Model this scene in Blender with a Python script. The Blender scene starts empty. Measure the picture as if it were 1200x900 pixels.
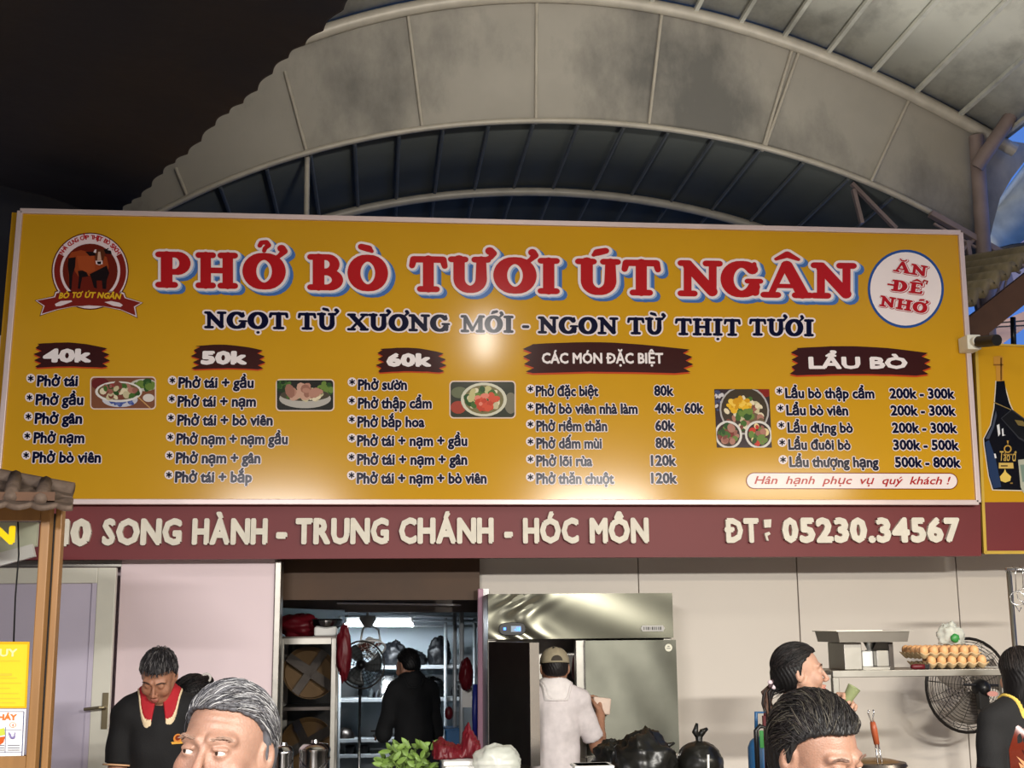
import bpy, bmesh, math, random
import numpy as np
from mathutils import Vector, Matrix
R = random.Random(7)
sc = bpy.context.scene
COL = sc.collection
PI = math.pi
# ------------------------------------------------------------------ camera
F_PX, CAM_Z = 1480.0, 1.75
_p, _t, _r = math.atan((735 - 450) / F_PX), math.radians(6.0), math.radians(-0.5)
_fw = Vector((math.sin(_t) * math.cos(_p), math.cos(_t) * math.cos(_p), math.sin(_p)))
_rt0 = Vector((math.cos(_t), -math.sin(_t), 0)); _up0 = _rt0.cross(_fw)
_rt = _rt0 * math.cos(_r) + _up0 * math.sin(_r)
_up = _up0 * math.cos(_r) - _rt0 * math.sin(_r)
cam = bpy.data.cameras.new('camera'); cam.sensor_width = 36; cam.lens = F_PX * 36 / 1200
cam.clip_start = .05; cam.clip_end = 300
camo = bpy.data.objects.new('camera', cam); COL.objects.link(camo)
camo.matrix_world = Matrix(((_rt.x, _up.x, -_fw.x, 0), (_rt.y, _up.y, -_fw.y, 0), (_rt.z, _up.z, -_fw.z, CAM_Z), (0, 0, 0, 1)))
sc.camera = camo
def P(px, py, Y):
    """the point of the plane y = Y that the photograph shows at pixel px, py"""
    d = _fw + _rt * ((px - 600) / F_PX) - _up * ((py - 450) / F_PX)
    d = d * (Y / d.y)
    return Vector((d.x, d.y, d.z + CAM_Z))
# ------------------------------------------------------------------ light
sc.view_settings.view_transform = 'Standard'; sc.view_settings.look = 'None'
sc.view_settings.gamma = 1; sc.view_settings.use_curve_mapping = False
sc.view_settings.exposure = 0.0
W = bpy.data.worlds.new('dusk'); sc.world = W; W.use_nodes = True
W.node_tree.nodes['Background'].inputs['Color'].default_value = (.10, .25, .75, 1)
W.node_tree.nodes['Background'].inputs['Strength'].default_value = .9
def area(name, loc, target, sx, sy, power, col=(1, .95, .86)):
    l = bpy.data.lights.new(name, 'AREA'); l.shape = 'RECTANGLE'; l.size = sx; l.size_y = sy; l.energy = power; l.color = col
    o = bpy.data.objects.new(name, l); COL.objects.link(o); o.location = loc
    o.rotation_euler = (Vector(target) - Vector(loc)).to_track_quat('-Z', 'Y').to_euler()
    return o
# tube lamps that hang over the dining area behind and beside the photographer, their reflectors turned down
def tube_lamp(x, y, z, down, yaw, sx, sy, power, col=(1, .96, .88)):
    d = Vector((math.sin(math.radians(yaw)) * math.cos(math.radians(down)), math.cos(math.radians(yaw)) * math.cos(math.radians(down)), -math.sin(math.radians(down))))
    return area('dining_tube_light', (x, y, z), Vector((x, y, z)) + d, sx, sy, power, col)
tube_lamp(2.6, -.8, 3.15, 80, -6, 1.2, .25, 900)
tube_lamp(-1.2, -1.0, 3.1, 78, -4, 1.2, .2, 560, (1, .95, .91))
tube_lamp(3.7, 2.8, 3.0, 66, 0, 1.2, .15, 90, (1, .90, .72))
area('sign_glint_lamp', (.88, 3.6, 4.2), (.6, 7.1, 3.3), .07, .3, 20)
# unseen uplights added to brighten the gable and the ceiling, the second behind the signboard
o = area('gable_fill_light', (1.0, 3.4, 4.35), (1.0, 9.5, 7.6), .5, .12, 22, (1, .97, .92)); o.data.spread = math.radians(66)
o = area('ceiling_fill_light', (2.9, 7.7, 4.2), (3.3, 7.5, 7), .6, .12, 24, (1, .98, .93)); o.data.spread = math.radians(150)
area('outer_roof_fill_light', (5.7, 10.0, 4.5), (6.2, 12.6, 5.9), .6, .2, 34, (1, .97, .9))  # added lamp out of view, brightens the curved roof outside
# ------------------------------------------------------------------ materials
def lin(c): return tuple((x / 12.92 if x <= .04045 else ((x + .055) / 1.055) ** 2.4) for x in (v / 255 for v in c))
MATS = {}
ANISO_ROT = 0.25
def M(name, rgb=(200, 200, 200), rough=.5, metal=0., var=.08, scale=6., bump=0., bscale=40., col_attr=False, spec=.5, alpha=1., trans=0., emit=None, stretch=None, ior=1.45, sss=0., coat=0., aniso=None):
    if name in MATS: return MATS[name]
    m = bpy.data.materials.new(name); MATS[name] = m; m.use_nodes = True
    N, L = m.node_tree.nodes, m.node_tree.links; b = N['Principled BSDF']
    b.inputs['Roughness'].default_value = rough; b.inputs['Metallic'].default_value = metal
    b.inputs['Specular IOR Level'].default_value = spec; b.inputs['Alpha'].default_value = alpha
    b.inputs['Transmission Weight'].default_value = trans; b.inputs['IOR'].default_value = ior
    if sss: b.inputs['Subsurface Weight'].default_value = sss; b.inputs['Subsurface Radius'].default_value = (.012, .005, .003); b.inputs['Subsurface Scale'].default_value = .6
    if coat: b.inputs['Coat Weight'].default_value = coat
    tc = N.new('ShaderNodeTexCoord'); mp = N.new('ShaderNodeMapping'); L.new(tc.outputs['Object'], mp.inputs['Vector'])
    if stretch: mp.inputs['Scale'].default_value = stretch
    no = N.new('ShaderNodeTexNoise'); no.inputs['Scale'].default_value = scale; no.inputs['Detail'].default_value = 5
    L.new(mp.outputs['Vector'], no.inputs['Vector'])
    rp = N.new('ShaderNodeMapRange'); rp.inputs['From Min'].default_value = .3; rp.inputs['From Max'].default_value = .7
    rp.inputs['To Min'].default_value = 1 - var; rp.inputs['To Max'].default_value = 1 + var
    L.new(no.outputs['Fac'], rp.inputs['Value'])
    mx = N.new('ShaderNodeVectorMath'); mx.operation = 'SCALE'
    if col_attr:
        ca = N.new('ShaderNodeVertexColor'); ca.layer_name = 'Col'; L.new(ca.outputs['Color'], mx.inputs[0])
    else: mx.inputs[0].default_value = lin(rgb)
    L.new(rp.outputs['Result'], mx.inputs['Scale']); L.new(mx.outputs['Vector'], b.inputs['Base Color'])
    if bump:
        n2 = N.new('ShaderNodeTexNoise'); n2.inputs['Scale'].default_value = bscale; n2.inputs['Detail'].default_value = 4
        L.new(mp.outputs['Vector'], n2.inputs['Vector'])
        bp = N.new('ShaderNodeBump'); bp.inputs['Strength'].default_value = bump; bp.inputs['Distance'].default_value = .02
        L.new(n2.outputs['Fac'], bp.inputs['Height']); L.new(bp.outputs['Normal'], b.inputs['Normal'])
    if aniso:
        tg = N.new('ShaderNodeTangent'); tg.direction_type = 'RADIAL'; tg.axis = 'Z'; L.new(tg.outputs['Tangent'], b.inputs['Tangent']); b.inputs['Anisotropic'].default_value = aniso; b.inputs['Anisotropic Rotation'].default_value = ANISO_ROT
    if emit:
        b.inputs['Emission Color'].default_value = (*lin(emit[:3]), 1); b.inputs['Emission Strength'].default_value = emit[3]
    return m
M('print', rough=.2, var=.02, col_attr=True, spec=.2)
M('skin', rough=.48, var=.07, scale=60, bump=.12, bscale=260, col_attr=True, sss=.12)
M('hair', rough=.5, var=.2, scale=70, col_attr=True, spec=.3)
M('eye', rough=.08, var=0, col_attr=True)
M('painted', rough=.55, var=.06, col_attr=True)
M('steel', (160, 157, 150), .38, 1., .06, 5, .05, 9)
M('steel_bright', (205, 205, 205), .18, 1., .05, 5)
M('steel_header', (98, 97, 86), .22, 1., .06, 7)
M('steel_wavy', (78, 78, 71), .34, 1., .10, 7, .03, 5, aniso=.85)
M('steel_dark', (90, 84, 80), .35, 1., .15, 6)
M('white_wall', (214, 206, 196), .5, 0, .03, 1.2)
M('pink_wall', (234, 214, 218), .45, 0, .03, .9)
M('cream_paint', (224, 222, 208), .4, 0, .04, 4)
M('black_plastic', (22, 22, 24), .35, 0, .1)
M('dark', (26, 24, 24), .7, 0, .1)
M('wood', (146, 106, 60), .42, 0, .14, 5, stretch=(6, 6, .5))
M('maroon', (112, 34, 38), .5, 0, .06, 2)
M('yellow_panel', (200, 151, 32), .15, 0, .04, 1.2, spec=.22)
M('foam', (226, 220, 204), .6, 0, .06, 20)
M('frame_pink', (214, 196, 194), .35, .2, .05)
# ------------------------------------------------------------------ mesh building
def tag(o, label=None, cat=None, group=None, kind=None):
    if label: o['label'] = label
    if cat: o['category'] = cat
    if group: o['group'] = group
    if kind: o['kind'] = kind
    return o
def empty(name, loc=(0, 0, 0), label=None, cat=None, group=None):
    o = bpy.data.objects.new(name, None); COL.objects.link(o); o.location = loc; o.empty_display_size = .1
    return tag(o, label, cat, group)
def setpar(o, par):
    o.parent = par
    m = Matrix.Translation(par.location)
    q = par.parent
    while q: m = Matrix.Translation(q.location) @ m; q = None
    o.matrix_parent_inverse = Matrix.Translation(par.location).inverted() if par.parent is None else Matrix.Identity(4)
class MB:
    def __init__(s): s.v = []; s.f = []; s.c = []; s.col = (200, 200, 200); s.T = None
    def add(s, vs, fs, col=None):
        n = len(s.v)
        s.v.extend([tuple(s.T @ Vector(v)) for v in vs] if s.T else [tuple(v) for v in vs])
        c = col or s.col
        for f in fs: s.f.append(tuple(i + n for i in f)); s.c.append(c)
        return s
    def box(s, lo, hi, col=None):
        x0, y0, z0 = lo; x1, y1, z1 = hi
        return s.add([(x0, y0, z0), (x1, y0, z0), (x1, y1, z0), (x0, y1, z0), (x0, y0, z1), (x1, y0, z1), (x1, y1, z1), (x0, y1, z1)],
                     [(0, 3, 2, 1), (4, 5, 6, 7), (0, 1, 5, 4), (1, 2, 6, 5), (2, 3, 7, 6), (3, 0, 4, 7)], col)
    def beam(s, a, b, w, h, col=None, up=(0, 0, 1)):
        a, b = Vector(a), Vector(b); d = (b - a).normalized(); x = d.cross(Vector(up))
        if x.length < 1e-4: x = d.cross(Vector((1, 0, 0)))
        x.normalize(); z = x.cross(d)
        vs = [p + x * (w / 2 * i) + z * (h / 2 * j) for p in (a, b) for i, j in ((-1, -1), (1, -1), (1, 1), (-1, 1))]
        return s.add(vs, [(3, 2, 1, 0), (4, 5, 6, 7), (0, 1, 5, 4), (1, 2, 6, 5), (2, 3, 7, 6), (3, 0, 4, 7)], col)
    def tube(s, pts, r, n=10, col=None, closed=False, caps=True):
        pts = [Vector(p) for p in pts]; m = len(pts)
        rs = r if isinstance(r, (list, tuple)) else [r] * m
        vs = []; fs = []; nrm = None
        for i, p in enumerate(pts):
            if closed: d = pts[(i + 1) % m] - pts[i - 1]
            else: d = pts[min(i + 1, m - 1)] - pts[max(i - 1, 0)]
            if d.length < 1e-9: d = Vector((0, 0, 1))
            d.normalize()
            if nrm is None:
                nrm = d.cross(Vector((0, 0, 1)));
                if nrm.length < 1e-3: nrm = d.cross(Vector((1, 0, 0)))
            nrm = (nrm - d * nrm.dot(d))
            if nrm.length < 1e-6: nrm = d.orthogonal()
            nrm.normalize(); b = d.cross(nrm)
            for k in range(n):
                a = 2 * PI * k / n; vs.append(p + (nrm * math.cos(a) + b * math.sin(a)) * rs[i])
        for i in range(m if closed else m - 1):
            j = (i + 1) % m
            for k in range(n):
                k2 = (k + 1) % n; fs.append((i * n + k, i * n + k2, j * n + k2, j * n + k))
        if caps and not closed: fs.append(tuple(range(n - 1, -1, -1))); fs.append(tuple((m - 1) * n + k for k in range(n)))
        return s.add(vs, fs, col)
    def lathe(s, prof, c=(0, 0, 0), n=24, col=None, axis='z'):
        vs = []; fs = []
        for (r, z) in prof:
            for k in range(n):
                a = 2 * PI * k / n; x, y = r * math.cos(a), r * math.sin(a)
                v = (x, y, z) if axis == 'z' else ((x, z, y) if axis == 'y' else (z, x, y))
                vs.append((v[0] + c[0], v[1] + c[1], v[2] + c[2]))
        for i in range(len(prof) - 1):
            for k in range(n):
                k2 = (k + 1) % n; q = (i * n + k, i * n + k2, (i + 1) * n + k2, (i + 1) * n + k)
                fs.append(q if axis != 'y' else q[::-1])
        return s.add(vs, fs, col)
    def ell(s, c, r, col=None, n=16, m=10, rot=None, noise=0., rng=None):
        vs = []; fs = []
        for i in range(m + 1):
            t = PI * i / m
            for k in range(n):
                a = 2 * PI * k / n
                v = Vector((r[0] * math.sin(t) * math.cos(a), r[1] * math.sin(t) * math.sin(a), r[2] * math.cos(t)))
                if noise: v *= 1 + noise * (rng or R).uniform(-1, 1)
                if rot: v = rot @ v
                vs.append(v + Vector(c))
        for i in range(m):
            for k in range(n):
                k2 = (k + 1) % n; fs.append((i * n + k, (i + 1) * n + k, (i + 1) * n + k2, i * n + k2))
        return s.add(vs, fs, col)
    def prism(s, poly, d, col=None):
        """poly: 3-D outline, d: extrusion vector"""
        n = len(poly); d = Vector(d); vs = [Vector(p) for p in poly] + [Vector(p) + d for p in poly]
        return s.add(vs, [tuple(range(n)), tuple(range(2 * n - 1, n - 1, -1))] + [(i, n + i, n + (i + 1) % n, (i + 1) % n) for i in range(n)], col)
    def grid(s, fn, nu, nv, col=None, thick=None):
        vs = [fn(i / nu, j / nv) for j in range(nv + 1) for i in range(nu + 1)]
        fs = [(j * (nu + 1) + i, j * (nu + 1) + i + 1, (j + 1) * (nu + 1) + i + 1, (j + 1) * (nu + 1) + i) for j in range(nv) for i in range(nu)]
        return s.add(vs, fs, col)
    def build(s, name, mat, par=None, smooth=False, bevel=0., solid=0., auto=None):
        me = bpy.data.meshes.new(name); me.from_pydata(s.v, [], s.f)
        m = MATS[mat] if isinstance(mat, str) else mat
        me.materials.append(m)
        a = me.attributes.new('Col', 'FLOAT_COLOR', 'CORNER')
        cc = {c: (*lin(c), 1) for c in set(s.c)}
        arr = np.empty((len(me.loops), 4), np.float32); k = 0
        for f, c in zip(s.f, s.c):
            arr[k:k + len(f)] = cc[c]; k += len(f)
        a.data.foreach_set('color', arr.ravel())
        if smooth: me.polygons.foreach_set('use_smooth', [True] * len(me.polygons))
        me.update()
        o = bpy.data.objects.new(name, me); COL.objects.link(o)
        if smooth and auto is not None:
            me.set_sharp_from_angle(angle=math.radians(auto))
        if solid: md = o.modifiers.new('solid', 'SOLIDIFY'); md.thickness = solid; md.offset = 0
        if bevel: md = o.modifiers.new('bevel', 'BEVEL'); md.width = bevel; md.segments = 2; md.limit_method = 'ANGLE'
        if par: setpar(o, par)
        return o
def struct(mb, name, mat, **k): return tag(mb.build(name, mat, **k), kind='structure')
def dup(o, par=None, delta=(0, 0, 0)):
    c = o.copy(); COL.objects.link(c)
    if par is None: c.location = o.location + Vector(delta)
    else: c.parent = par
    for ch in o.children: dup(ch, c)
    return c
# ------------------------------------------------------------------ text helpers
_fc = bpy.data.curves.new('lettering', 'FONT'); _fc.resolution_u = 4
_fo = bpy.data.objects.new('lettering', _fc)
_fc.resolution_u = 2
_cache = {}
HORNED = dict(zip('ơờởớợỡưừửứựữƠỜỞỚỢƯỪ', 'oòỏóọõuùủúụũOÒỎÓỌUÙ'))
def raw_glyphs(body):
    _fc.body = body
    if _fo.name not in COL.objects: COL.objects.link(_fo)
    bpy.context.view_layer.update()
    me = bpy.data.meshes.new_from_object(_fo.evaluated_get(bpy.context.evaluated_depsgraph_get()))
    v = [tuple(q.co) for q in me.vertices]; f = [tuple(p.vertices) for p in me.polygons]
    bpy.data.meshes.remove(me)
    return v, f
def glyphs(body):
    """flat glyph mesh and its boundary edges; horns and the bar of the crossed D are added as strokes of their own"""
    if body in _cache: return _cache[body]
    plain = ''.join(HORNED.get(c, 'D' if c == 'Đ' else c) for c in body)
    v, f = raw_glyphs(plain)
    cnt = {}; remap = {}; rep = []
    for i, c in enumerate(body):
        if c not in HORNED and c != 'Đ': continue
        base = plain[:i] + {'Đ': 'D'}.get(c, 'o' if HORNED.get(c, ' ') in 'oòỏóọõ' else 'u' if HORNED.get(c, ' ') in 'uùủúụũ' else 'O')
        xr = max(p[0] for p in raw_glyphs(base)[0])
        if c == 'Đ':
            g = [p[0] for p in raw_glyphs('D')[0]]; xl = xr - (max(g) - min(g))
            path = [(xl - .06, .365), (xl + .26, .365)]; w = .035
        elif HORNED[c] in 'oòỏóọõ': path = [(xr - .09, .46), (xr + .01, .49), (xr + .05, .55), (xr + .03, .61)]; w = .03
        elif HORNED[c] in 'uùủúụũ': path = [(xr - .03, .50), (xr + .05, .52), (xr + .08, .57), (xr + .06, .63)]; w = .03
        else: path = [(xr - .12, .64), (xr + .02, .68), (xr + .06, .74), (xr + .03, .81)]; w = .035
        n = len(v)
        for k, (x, y) in enumerate(path):
            x0, y0 = path[max(k - 1, 0)]; x1, y1 = path[min(k + 1, len(path) - 1)]; L = math.hypot(x1 - x0, y1 - y0)
            nx, ny = -(y1 - y0) / L * w, (x1 - x0) / L * w; v += [(x + nx, y + ny, 3e-4), (x - nx, y - ny, 3e-4)]
        f += [(n + 2 * k, n + 2 * k + 1, n + 2 * k + 3, n + 2 * k + 2) for k in range(len(path) - 1)]
    for p in v: rep.append(remap.setdefault((round(p[0], 4), round(p[1], 4)), len(remap)))
    first = {}
    for i, r in enumerate(rep): first.setdefault(r, i)
    for q in f:
        for i in range(len(q)):
            e = tuple(sorted((rep[q[i]], rep[q[(i + 1) % len(q)]]))); cnt[e] = cnt.get(e, 0) + 1
    be = [(first[a], first[b]) for (a, b), n in cnt.items() if n == 1 and a != b]
    _cache[body] = (v, f, be)
    return _cache[body]
CAP = .729
def text_between(mb, body, a, b, cap, fwd, col, off=.02, up=(0, 0, 1), ref=None, shear=0., ext=0.):
    """lay body along a -> b (baseline ends of the ink), cap height in metres, lifted by fwd; off thickens every stroke, ext gives it depth"""
    v, f, be = glyphs(body)
    xs = [p[0] for p in v]; x0, x1 = min(xs), max(xs)
    if ref is None: x0 -= off * .6; x1 += off * .6
    a, b = Vector(a), Vector(b)
    dx = (b - a) / (x1 - x0); u = Vector(up) * (cap / (CAP + .8 * off if ref is None else CAP)); kx, ky = dx.length, u.length
    fw = Vector(fwd); n = fw.normalized() if fw.length else Vector((0, -1, 0))
    ctr = .35
    T = lambda x, y, l: a + dx * (x - x0 + shear * y) + u * y + fw + n * l
    mb.add([T(p[0], p[1], p[2]) for p in v], f, col)
    if off <= 0: return
    rx, ry = off, off * kx / ky if kx < ky else off
    ry = off * (.55 * kx / ky + .45)
    for i, (p, q) in enumerate(be):
        X, Y = v[p][:2]; x, y = v[q][:2]; L = math.hypot(x - X, y - Y)
        if L < 1e-5: continue
        l = 1.2e-5 * (1 + i % 23)
        nx, ny = -(y - Y) / L * rx, (x - X) / L * ry
        mb.add([T(X + nx, Y + ny, l), T(X - nx, Y - ny, l), T(x - nx, y - ny, l), T(x + nx, y + ny, l)], [(0, 1, 2, 3)], col)
        mb.add([T(X + rx * math.cos(k * PI / 4), Y + ry * math.sin(k * PI / 4), l + 4e-6) for k in range(8)], [tuple(range(8))], col)
def strokes(mb, els, T, d, col, n=12):
    """els: list of polylines of (x, y, r); T maps (x, y) to 3-D; d widens every radius"""
    c = 0
    for pl in els:
        for i, (x, y, r) in enumerate(pl):
            r = max(r + d, .004); c += 1; l = 1.2e-5 * c
            mb.add([T(x + r * math.cos(2 * PI * k / n), y + r * math.sin(2 * PI * k / n), l) for k in range(n)], [tuple(range(n))], col)
            if i:
                X, Y, q = pl[i - 1]; q = max(q + d, .004); L = math.hypot(x - X, y - Y)
                if L < 1e-6: continue
                nx, ny = -(y - Y) / L, (x - X) / L
                l += 5e-6; mb.add([T(X + nx * q, Y + ny * q, l), T(X - nx * q, Y - ny * q, l), T(x - nx * r, y - ny * r, l), T(x + nx * r, y + ny * r, l)], [(0, 1, 2, 3)], col)
# ------------------------------------------------------------------ the setting
M('floor_tile', (120, 112, 104), .4, 0, .1, 3)
def stained(name, rgb, rough=.6, dirt=(70, 68, 66), amt=.55, sc=(1.1, 1.1, 1.1), ns=1.0):
    m = M(name, rgb, rough, 0, .06, 3); N, L = m.node_tree.nodes, m.node_tree.links; b = N['Principled BSDF']
    src = b.inputs['Base Color'].links[0].from_socket
    tc = N.new('ShaderNodeTexCoord'); mp = N.new('ShaderNodeMapping'); mp.inputs['Scale'].default_value = sc
    L.new(tc.outputs['Object'], mp.inputs['Vector'])
    n1 = N.new('ShaderNodeTexNoise'); n1.inputs['Scale'].default_value = ns; n1.inputs['Detail'].default_value = 9; n1.inputs['Roughness'].default_value = .62
    L.new(mp.outputs['Vector'], n1.inputs['Vector'])
    r = N.new('ShaderNodeMapRange'); r.inputs['From Min'].default_value = .48; r.inputs['From Max'].default_value = .66; r.inputs['To Max'].default_value = amt
    L.new(n1.outputs['Fac'], r.inputs['Value'])
    mx = N.new('ShaderNodeMix'); mx.data_type = 'RGBA'; mx.inputs['B'].default_value = (*lin(dirt), 1)
    L.new(r.outputs['Result'], mx.inputs['Factor']); L.new(src, mx.inputs['A']); L.new(mx.outputs['Result'], b.inputs['Base Color'])
stained('gable_sheet', (176, 170, 158), .6, (84, 84, 82), .75, (.75, 1, .42), 1.1)
stained('roof_sheet', (214, 212, 198), .6, (92, 88, 82), .5, (1.5, .9, 1.5), 1.3)
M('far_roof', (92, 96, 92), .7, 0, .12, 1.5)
M('purlin', (120, 122, 118), .6, 0, .1)
M('arch_pipe', (196, 188, 172), .45, .1, .1, 8)
M('column_pipe', (150, 132, 126), .5, .1, .18, 5)
M('tarp', (18, 20, 30), .75, 0, .12, 1.0, bump=.2, bscale=6)
struct(MB().box((-9, -7, -.12), (11, 16, 0)), 'floor', 'floor_tile')
def arc_fn(pts, Y, deg=4):
    q = [P(x, y, Y) for x, y in pts]
    c = np.polyfit([p.x for p in q], [p.z for p in q], deg)
    return lambda x: float(np.polyval(c, x))
YG = 9.5
zA = arc_fn([(120, 165), (215, 112), (330, 56), (430, 20), (540, 4), (640, 0), (775, 10), (930, 54), (1065, 114), (1160, 163)], YG)
zB = arc_fn([(150, 268), (205, 246), (285, 208), (360, 180), (430, 162), (495, 152), (628, 145), (760, 151), (893, 178), (1020, 215), (1075, 243), (1130, 276)], YG)
xA = [-2.9 + 8.1 * i / 60 for i in range(61)]
# near barrel roof (over the dining area) and the lower one beyond the gable
m = MB()
m.grid(lambda u, v: (xA[0] + 8.05 * u, YG - 16.0 * v, zA(xA[0] + 8.05 * u) + .06), 60, 12)
struct(m, 'ceiling', 'roof_sheet', smooth=True, solid=.03)
m = MB(); xb0, xb1 = -2.6, 4.95
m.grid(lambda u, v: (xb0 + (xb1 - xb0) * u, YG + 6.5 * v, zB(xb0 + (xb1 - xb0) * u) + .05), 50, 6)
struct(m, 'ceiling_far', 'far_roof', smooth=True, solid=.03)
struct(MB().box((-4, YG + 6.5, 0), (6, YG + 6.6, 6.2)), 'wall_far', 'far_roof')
# stained gable sheets between the two arches
m = MB(); n = 60
for i in range(n):
    x0, x1 = -2.4 + 7.35 * i / n, -2.4 + 7.35 * (i + 1) / n
    m.add([(x0, YG, zB(x0)), (x1, YG, zB(x1)), (x1, YG, zA(x1)), (x0, YG, zA(x0))], [(0, 1, 2, 3)])
struct(m, 'wall_gable', 'gable_sheet', solid=.02)
def pipe(name, pts, r, mat, n=10): return struct(MB().tube(pts, r, n), name, mat, smooth=True, auto=50)
pipe('trim_1', [(x, YG - .07, zA(x) - .02) for x in xA], .055, 'arch_pipe')
pipe('trim_2', [(x, YG - .04, zB(x)) for x in [-2.4 + 7.4 * i / 60 for i in range(61)]], .024, 'arch_pipe')
pipe('trim_3', [(x, 11.06, zB(x) - .03) for x in [-2.3 + 7.2 * i / 60 for i in range(61)]], .04, 'arch_pipe')
tn = 4
for a, b in (((206, 197), (221, 234)), ((334, 84), (360, 180)), ((478, 16), (495, 151)), ((629, 4), (628, 145)), ((776, 12), (760, 151)), ((929, 56), (893, 177)), ((936, 62), (897, 172)), ((1066, 116), (1020, 215))):
    pipe(f'trim_{tn}', [P(*a, YG - .03), P(*b, YG - .03)], .014, 'arch_pipe', 8); tn += 1
for x in (258, 312, 363, 415, 467, 519, 573, 626, 679, 733, 785, 838, 892, 943, 995, 1045):
    wx = P(x, 200, YG).x
    pipe(f'trim_{tn}', [(wx, YG + .02, zB(wx) - .0), (wx, YG + 6.4, zB(wx) - .0)], .016, 'purlin', 6); tn += 1
for x in (610, 660, 712, 763, 815, 867, 917, 967, 1018, 1066, 1115, 1160):
    wx = P(x, 100, YG).x
    m = MB().beam((wx, YG - .1, zA(wx) + .0), (wx, -5, zA(wx) + .0), .035, .03)
    struct(m, f'trim_{tn}', 'roof_sheet'); tn += 1
# right-hand column, brace and truss
pipe('column_round', [P(1144, 160, 9.4), P(1153, 300, 9.4), P(1160, 420, 9.4)], .06, 'column_pipe')
pipe('brace_round', [P(1144, 196, 9.33), P(1215, 92, 9.0)], .058, 'column_pipe')
for a, b, w in (((1090, 250), (1200, 312), .07), ((1094, 262), (1196, 320), .03), ((1133, 282), (1147, 368), .05), ((1124, 297), (1142, 280), .04), ((1150, 295), (1162, 372), .09), ((1176, 345), (1183, 310), .025), ((1172, 345), (1168, 330), .02), ((1165, 352), (1181, 313), .02)):
    struct(MB().beam(P(*a, 9.42), P(*b, 9.42), w, w * .7), f'trim_{tn}', 'column_pipe', bevel=.006); tn += 1
pipe(f'trim_{tn}', [P(360, 183, YG + .05), P(359, 262, YG + .05)], .022, 'arch_pipe', 8); tn += 1
for a, b in (((998, 215), (1050, 268)), ((1000, 222), (1010, 262))):
    struct(MB().beam(P(*a, YG + .05), P(*b, YG + .05), .04, .03), f'trim_{tn}', 'column_pipe'); tn += 1
m = MB(); m.prism([P(x, y, 9.55) for x, y in ((1152, 160), (1215, 170), (1200, 190), (1186, 208), (1172, 232), (1164, 262), (1158, 288), (1152, 288))], (0, .03, 0))
struct(m, 'wall_gable_end', 'gable_sheet')
# another curved roof outside, open to the sky
M('outer_roof', (206, 206, 190), .6, 0, .22, 4)
def rf(u, v):
    a = P(1152 + 260 * u, 262 - 352 * u, 12.5 + 1.2 * v); b = P(1152 + 260 * u, 272 + 62 * math.sin(min(1, u * 3.7) * PI / 2) - 120 * max(0, u - .27), 12.5)
    return a.lerp(b, v) + Vector((0, 0, .18 * math.sin(v * PI)))
tag(MB().grid(rf, 40, 10).build('curved_roof', 'outer_roof', smooth=True, solid=.05), 'pale curved roof sheet of the neighbouring hall against the blue sky', 'roof')
# purple-grey house wall seen past the awning, and pink one below it
M('house_wall', (140, 134, 152), .7, 0, .06); M('house_pink', (196, 158, 138), .7, 0, .06)
m = MB().prism([P(x, y, 12) for x, y in ((1182, 304), (1230, 262), (1420, 96), (1420, 342), (1230, 342), (1188, 330))], (0, .5, 0))
m.beam(P(1178, 306, 11.98), P(1430, 84, 11.98), .08, .08)
tag(m.build('neighbour_building', 'house_wall'), 'purple-grey building gable beyond the right-hand awning', 'building')
m = MB().prism([P(x, y, 12) for x, y in ((1160, 412), (1160, 385), (1170, 378), (1230, 352), (1400, 345), (1400, 362), (1230, 364), (1176, 402), (1172, 412))], (0, .6, 0))
tag(m.build('house', 'house_pink'), 'pinkish house front under the right-hand awning beam', 'building')
for pts, r_, lb in (([P(1155, 296, 11.5), P(1185, 288, 11.5), P(1400, 262, 11.5)], .018, 'thick dark cable crossing the upper blue gap at right'), ([P(1150, 392, 11.4), P(1170, 383, 11.4), P(1400, 371, 11.4)], .008, 'lower thin cable under the right-hand awning beam'), ([P(1150, 380, 11.4), P(1400, 360, 11.4)], .008, 'upper thin cable under the right-hand awning beam')):
    tag(MB().tube(pts, r_, 6).build('overhead_cable', 'dark', smooth=True), lb, 'cable')
tag(MB().tube([P(1187, 372, 8.4), P(1188, 408, 8.4)], .02, 8).build('slim_post', 'black_plastic', smooth=True), 'thin black post above the yellow bottle board', 'post')
# corrugated awning with its brown beam
aw = empty('corrugated_awning', P(1165, 380, 8.4), 'small corrugated awning on a brown beam right of the main signboard', 'awning')
M('old_sheet', (130, 118, 92), .6, 0, .25, 8); M('brown_beam', (96, 66, 44), .6, 0, .15, 6)
pa, pb = P(1131, 378, 8.2), P(1222, 306, 8.2)
def cf(u, v):
    p = pa.lerp(pb, u); return p + Vector((.0, 1.4 * v, .12 + .3 * v + .030 * math.sin(u * 2 * PI * 7)))
MB().grid(cf, 84, 4).build('roof_sheet', 'old_sheet', aw, smooth=True, solid=.05)
MB().beam(pa + Vector((.03, .05, -.07)), pb + Vector((.03, .05, -.07)), .1, .17).build('beam', 'brown_beam', aw)
MB().beam(P(1148, 385, 8.7), P(1148, 430, 8.7), .1, .1).build('post', 'brown_beam', aw)
MB().beam(P(1128, 392, 8.45), P(1205, 335, 8.45), .08, .16).build('back_beam', 'dark', aw)
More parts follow.
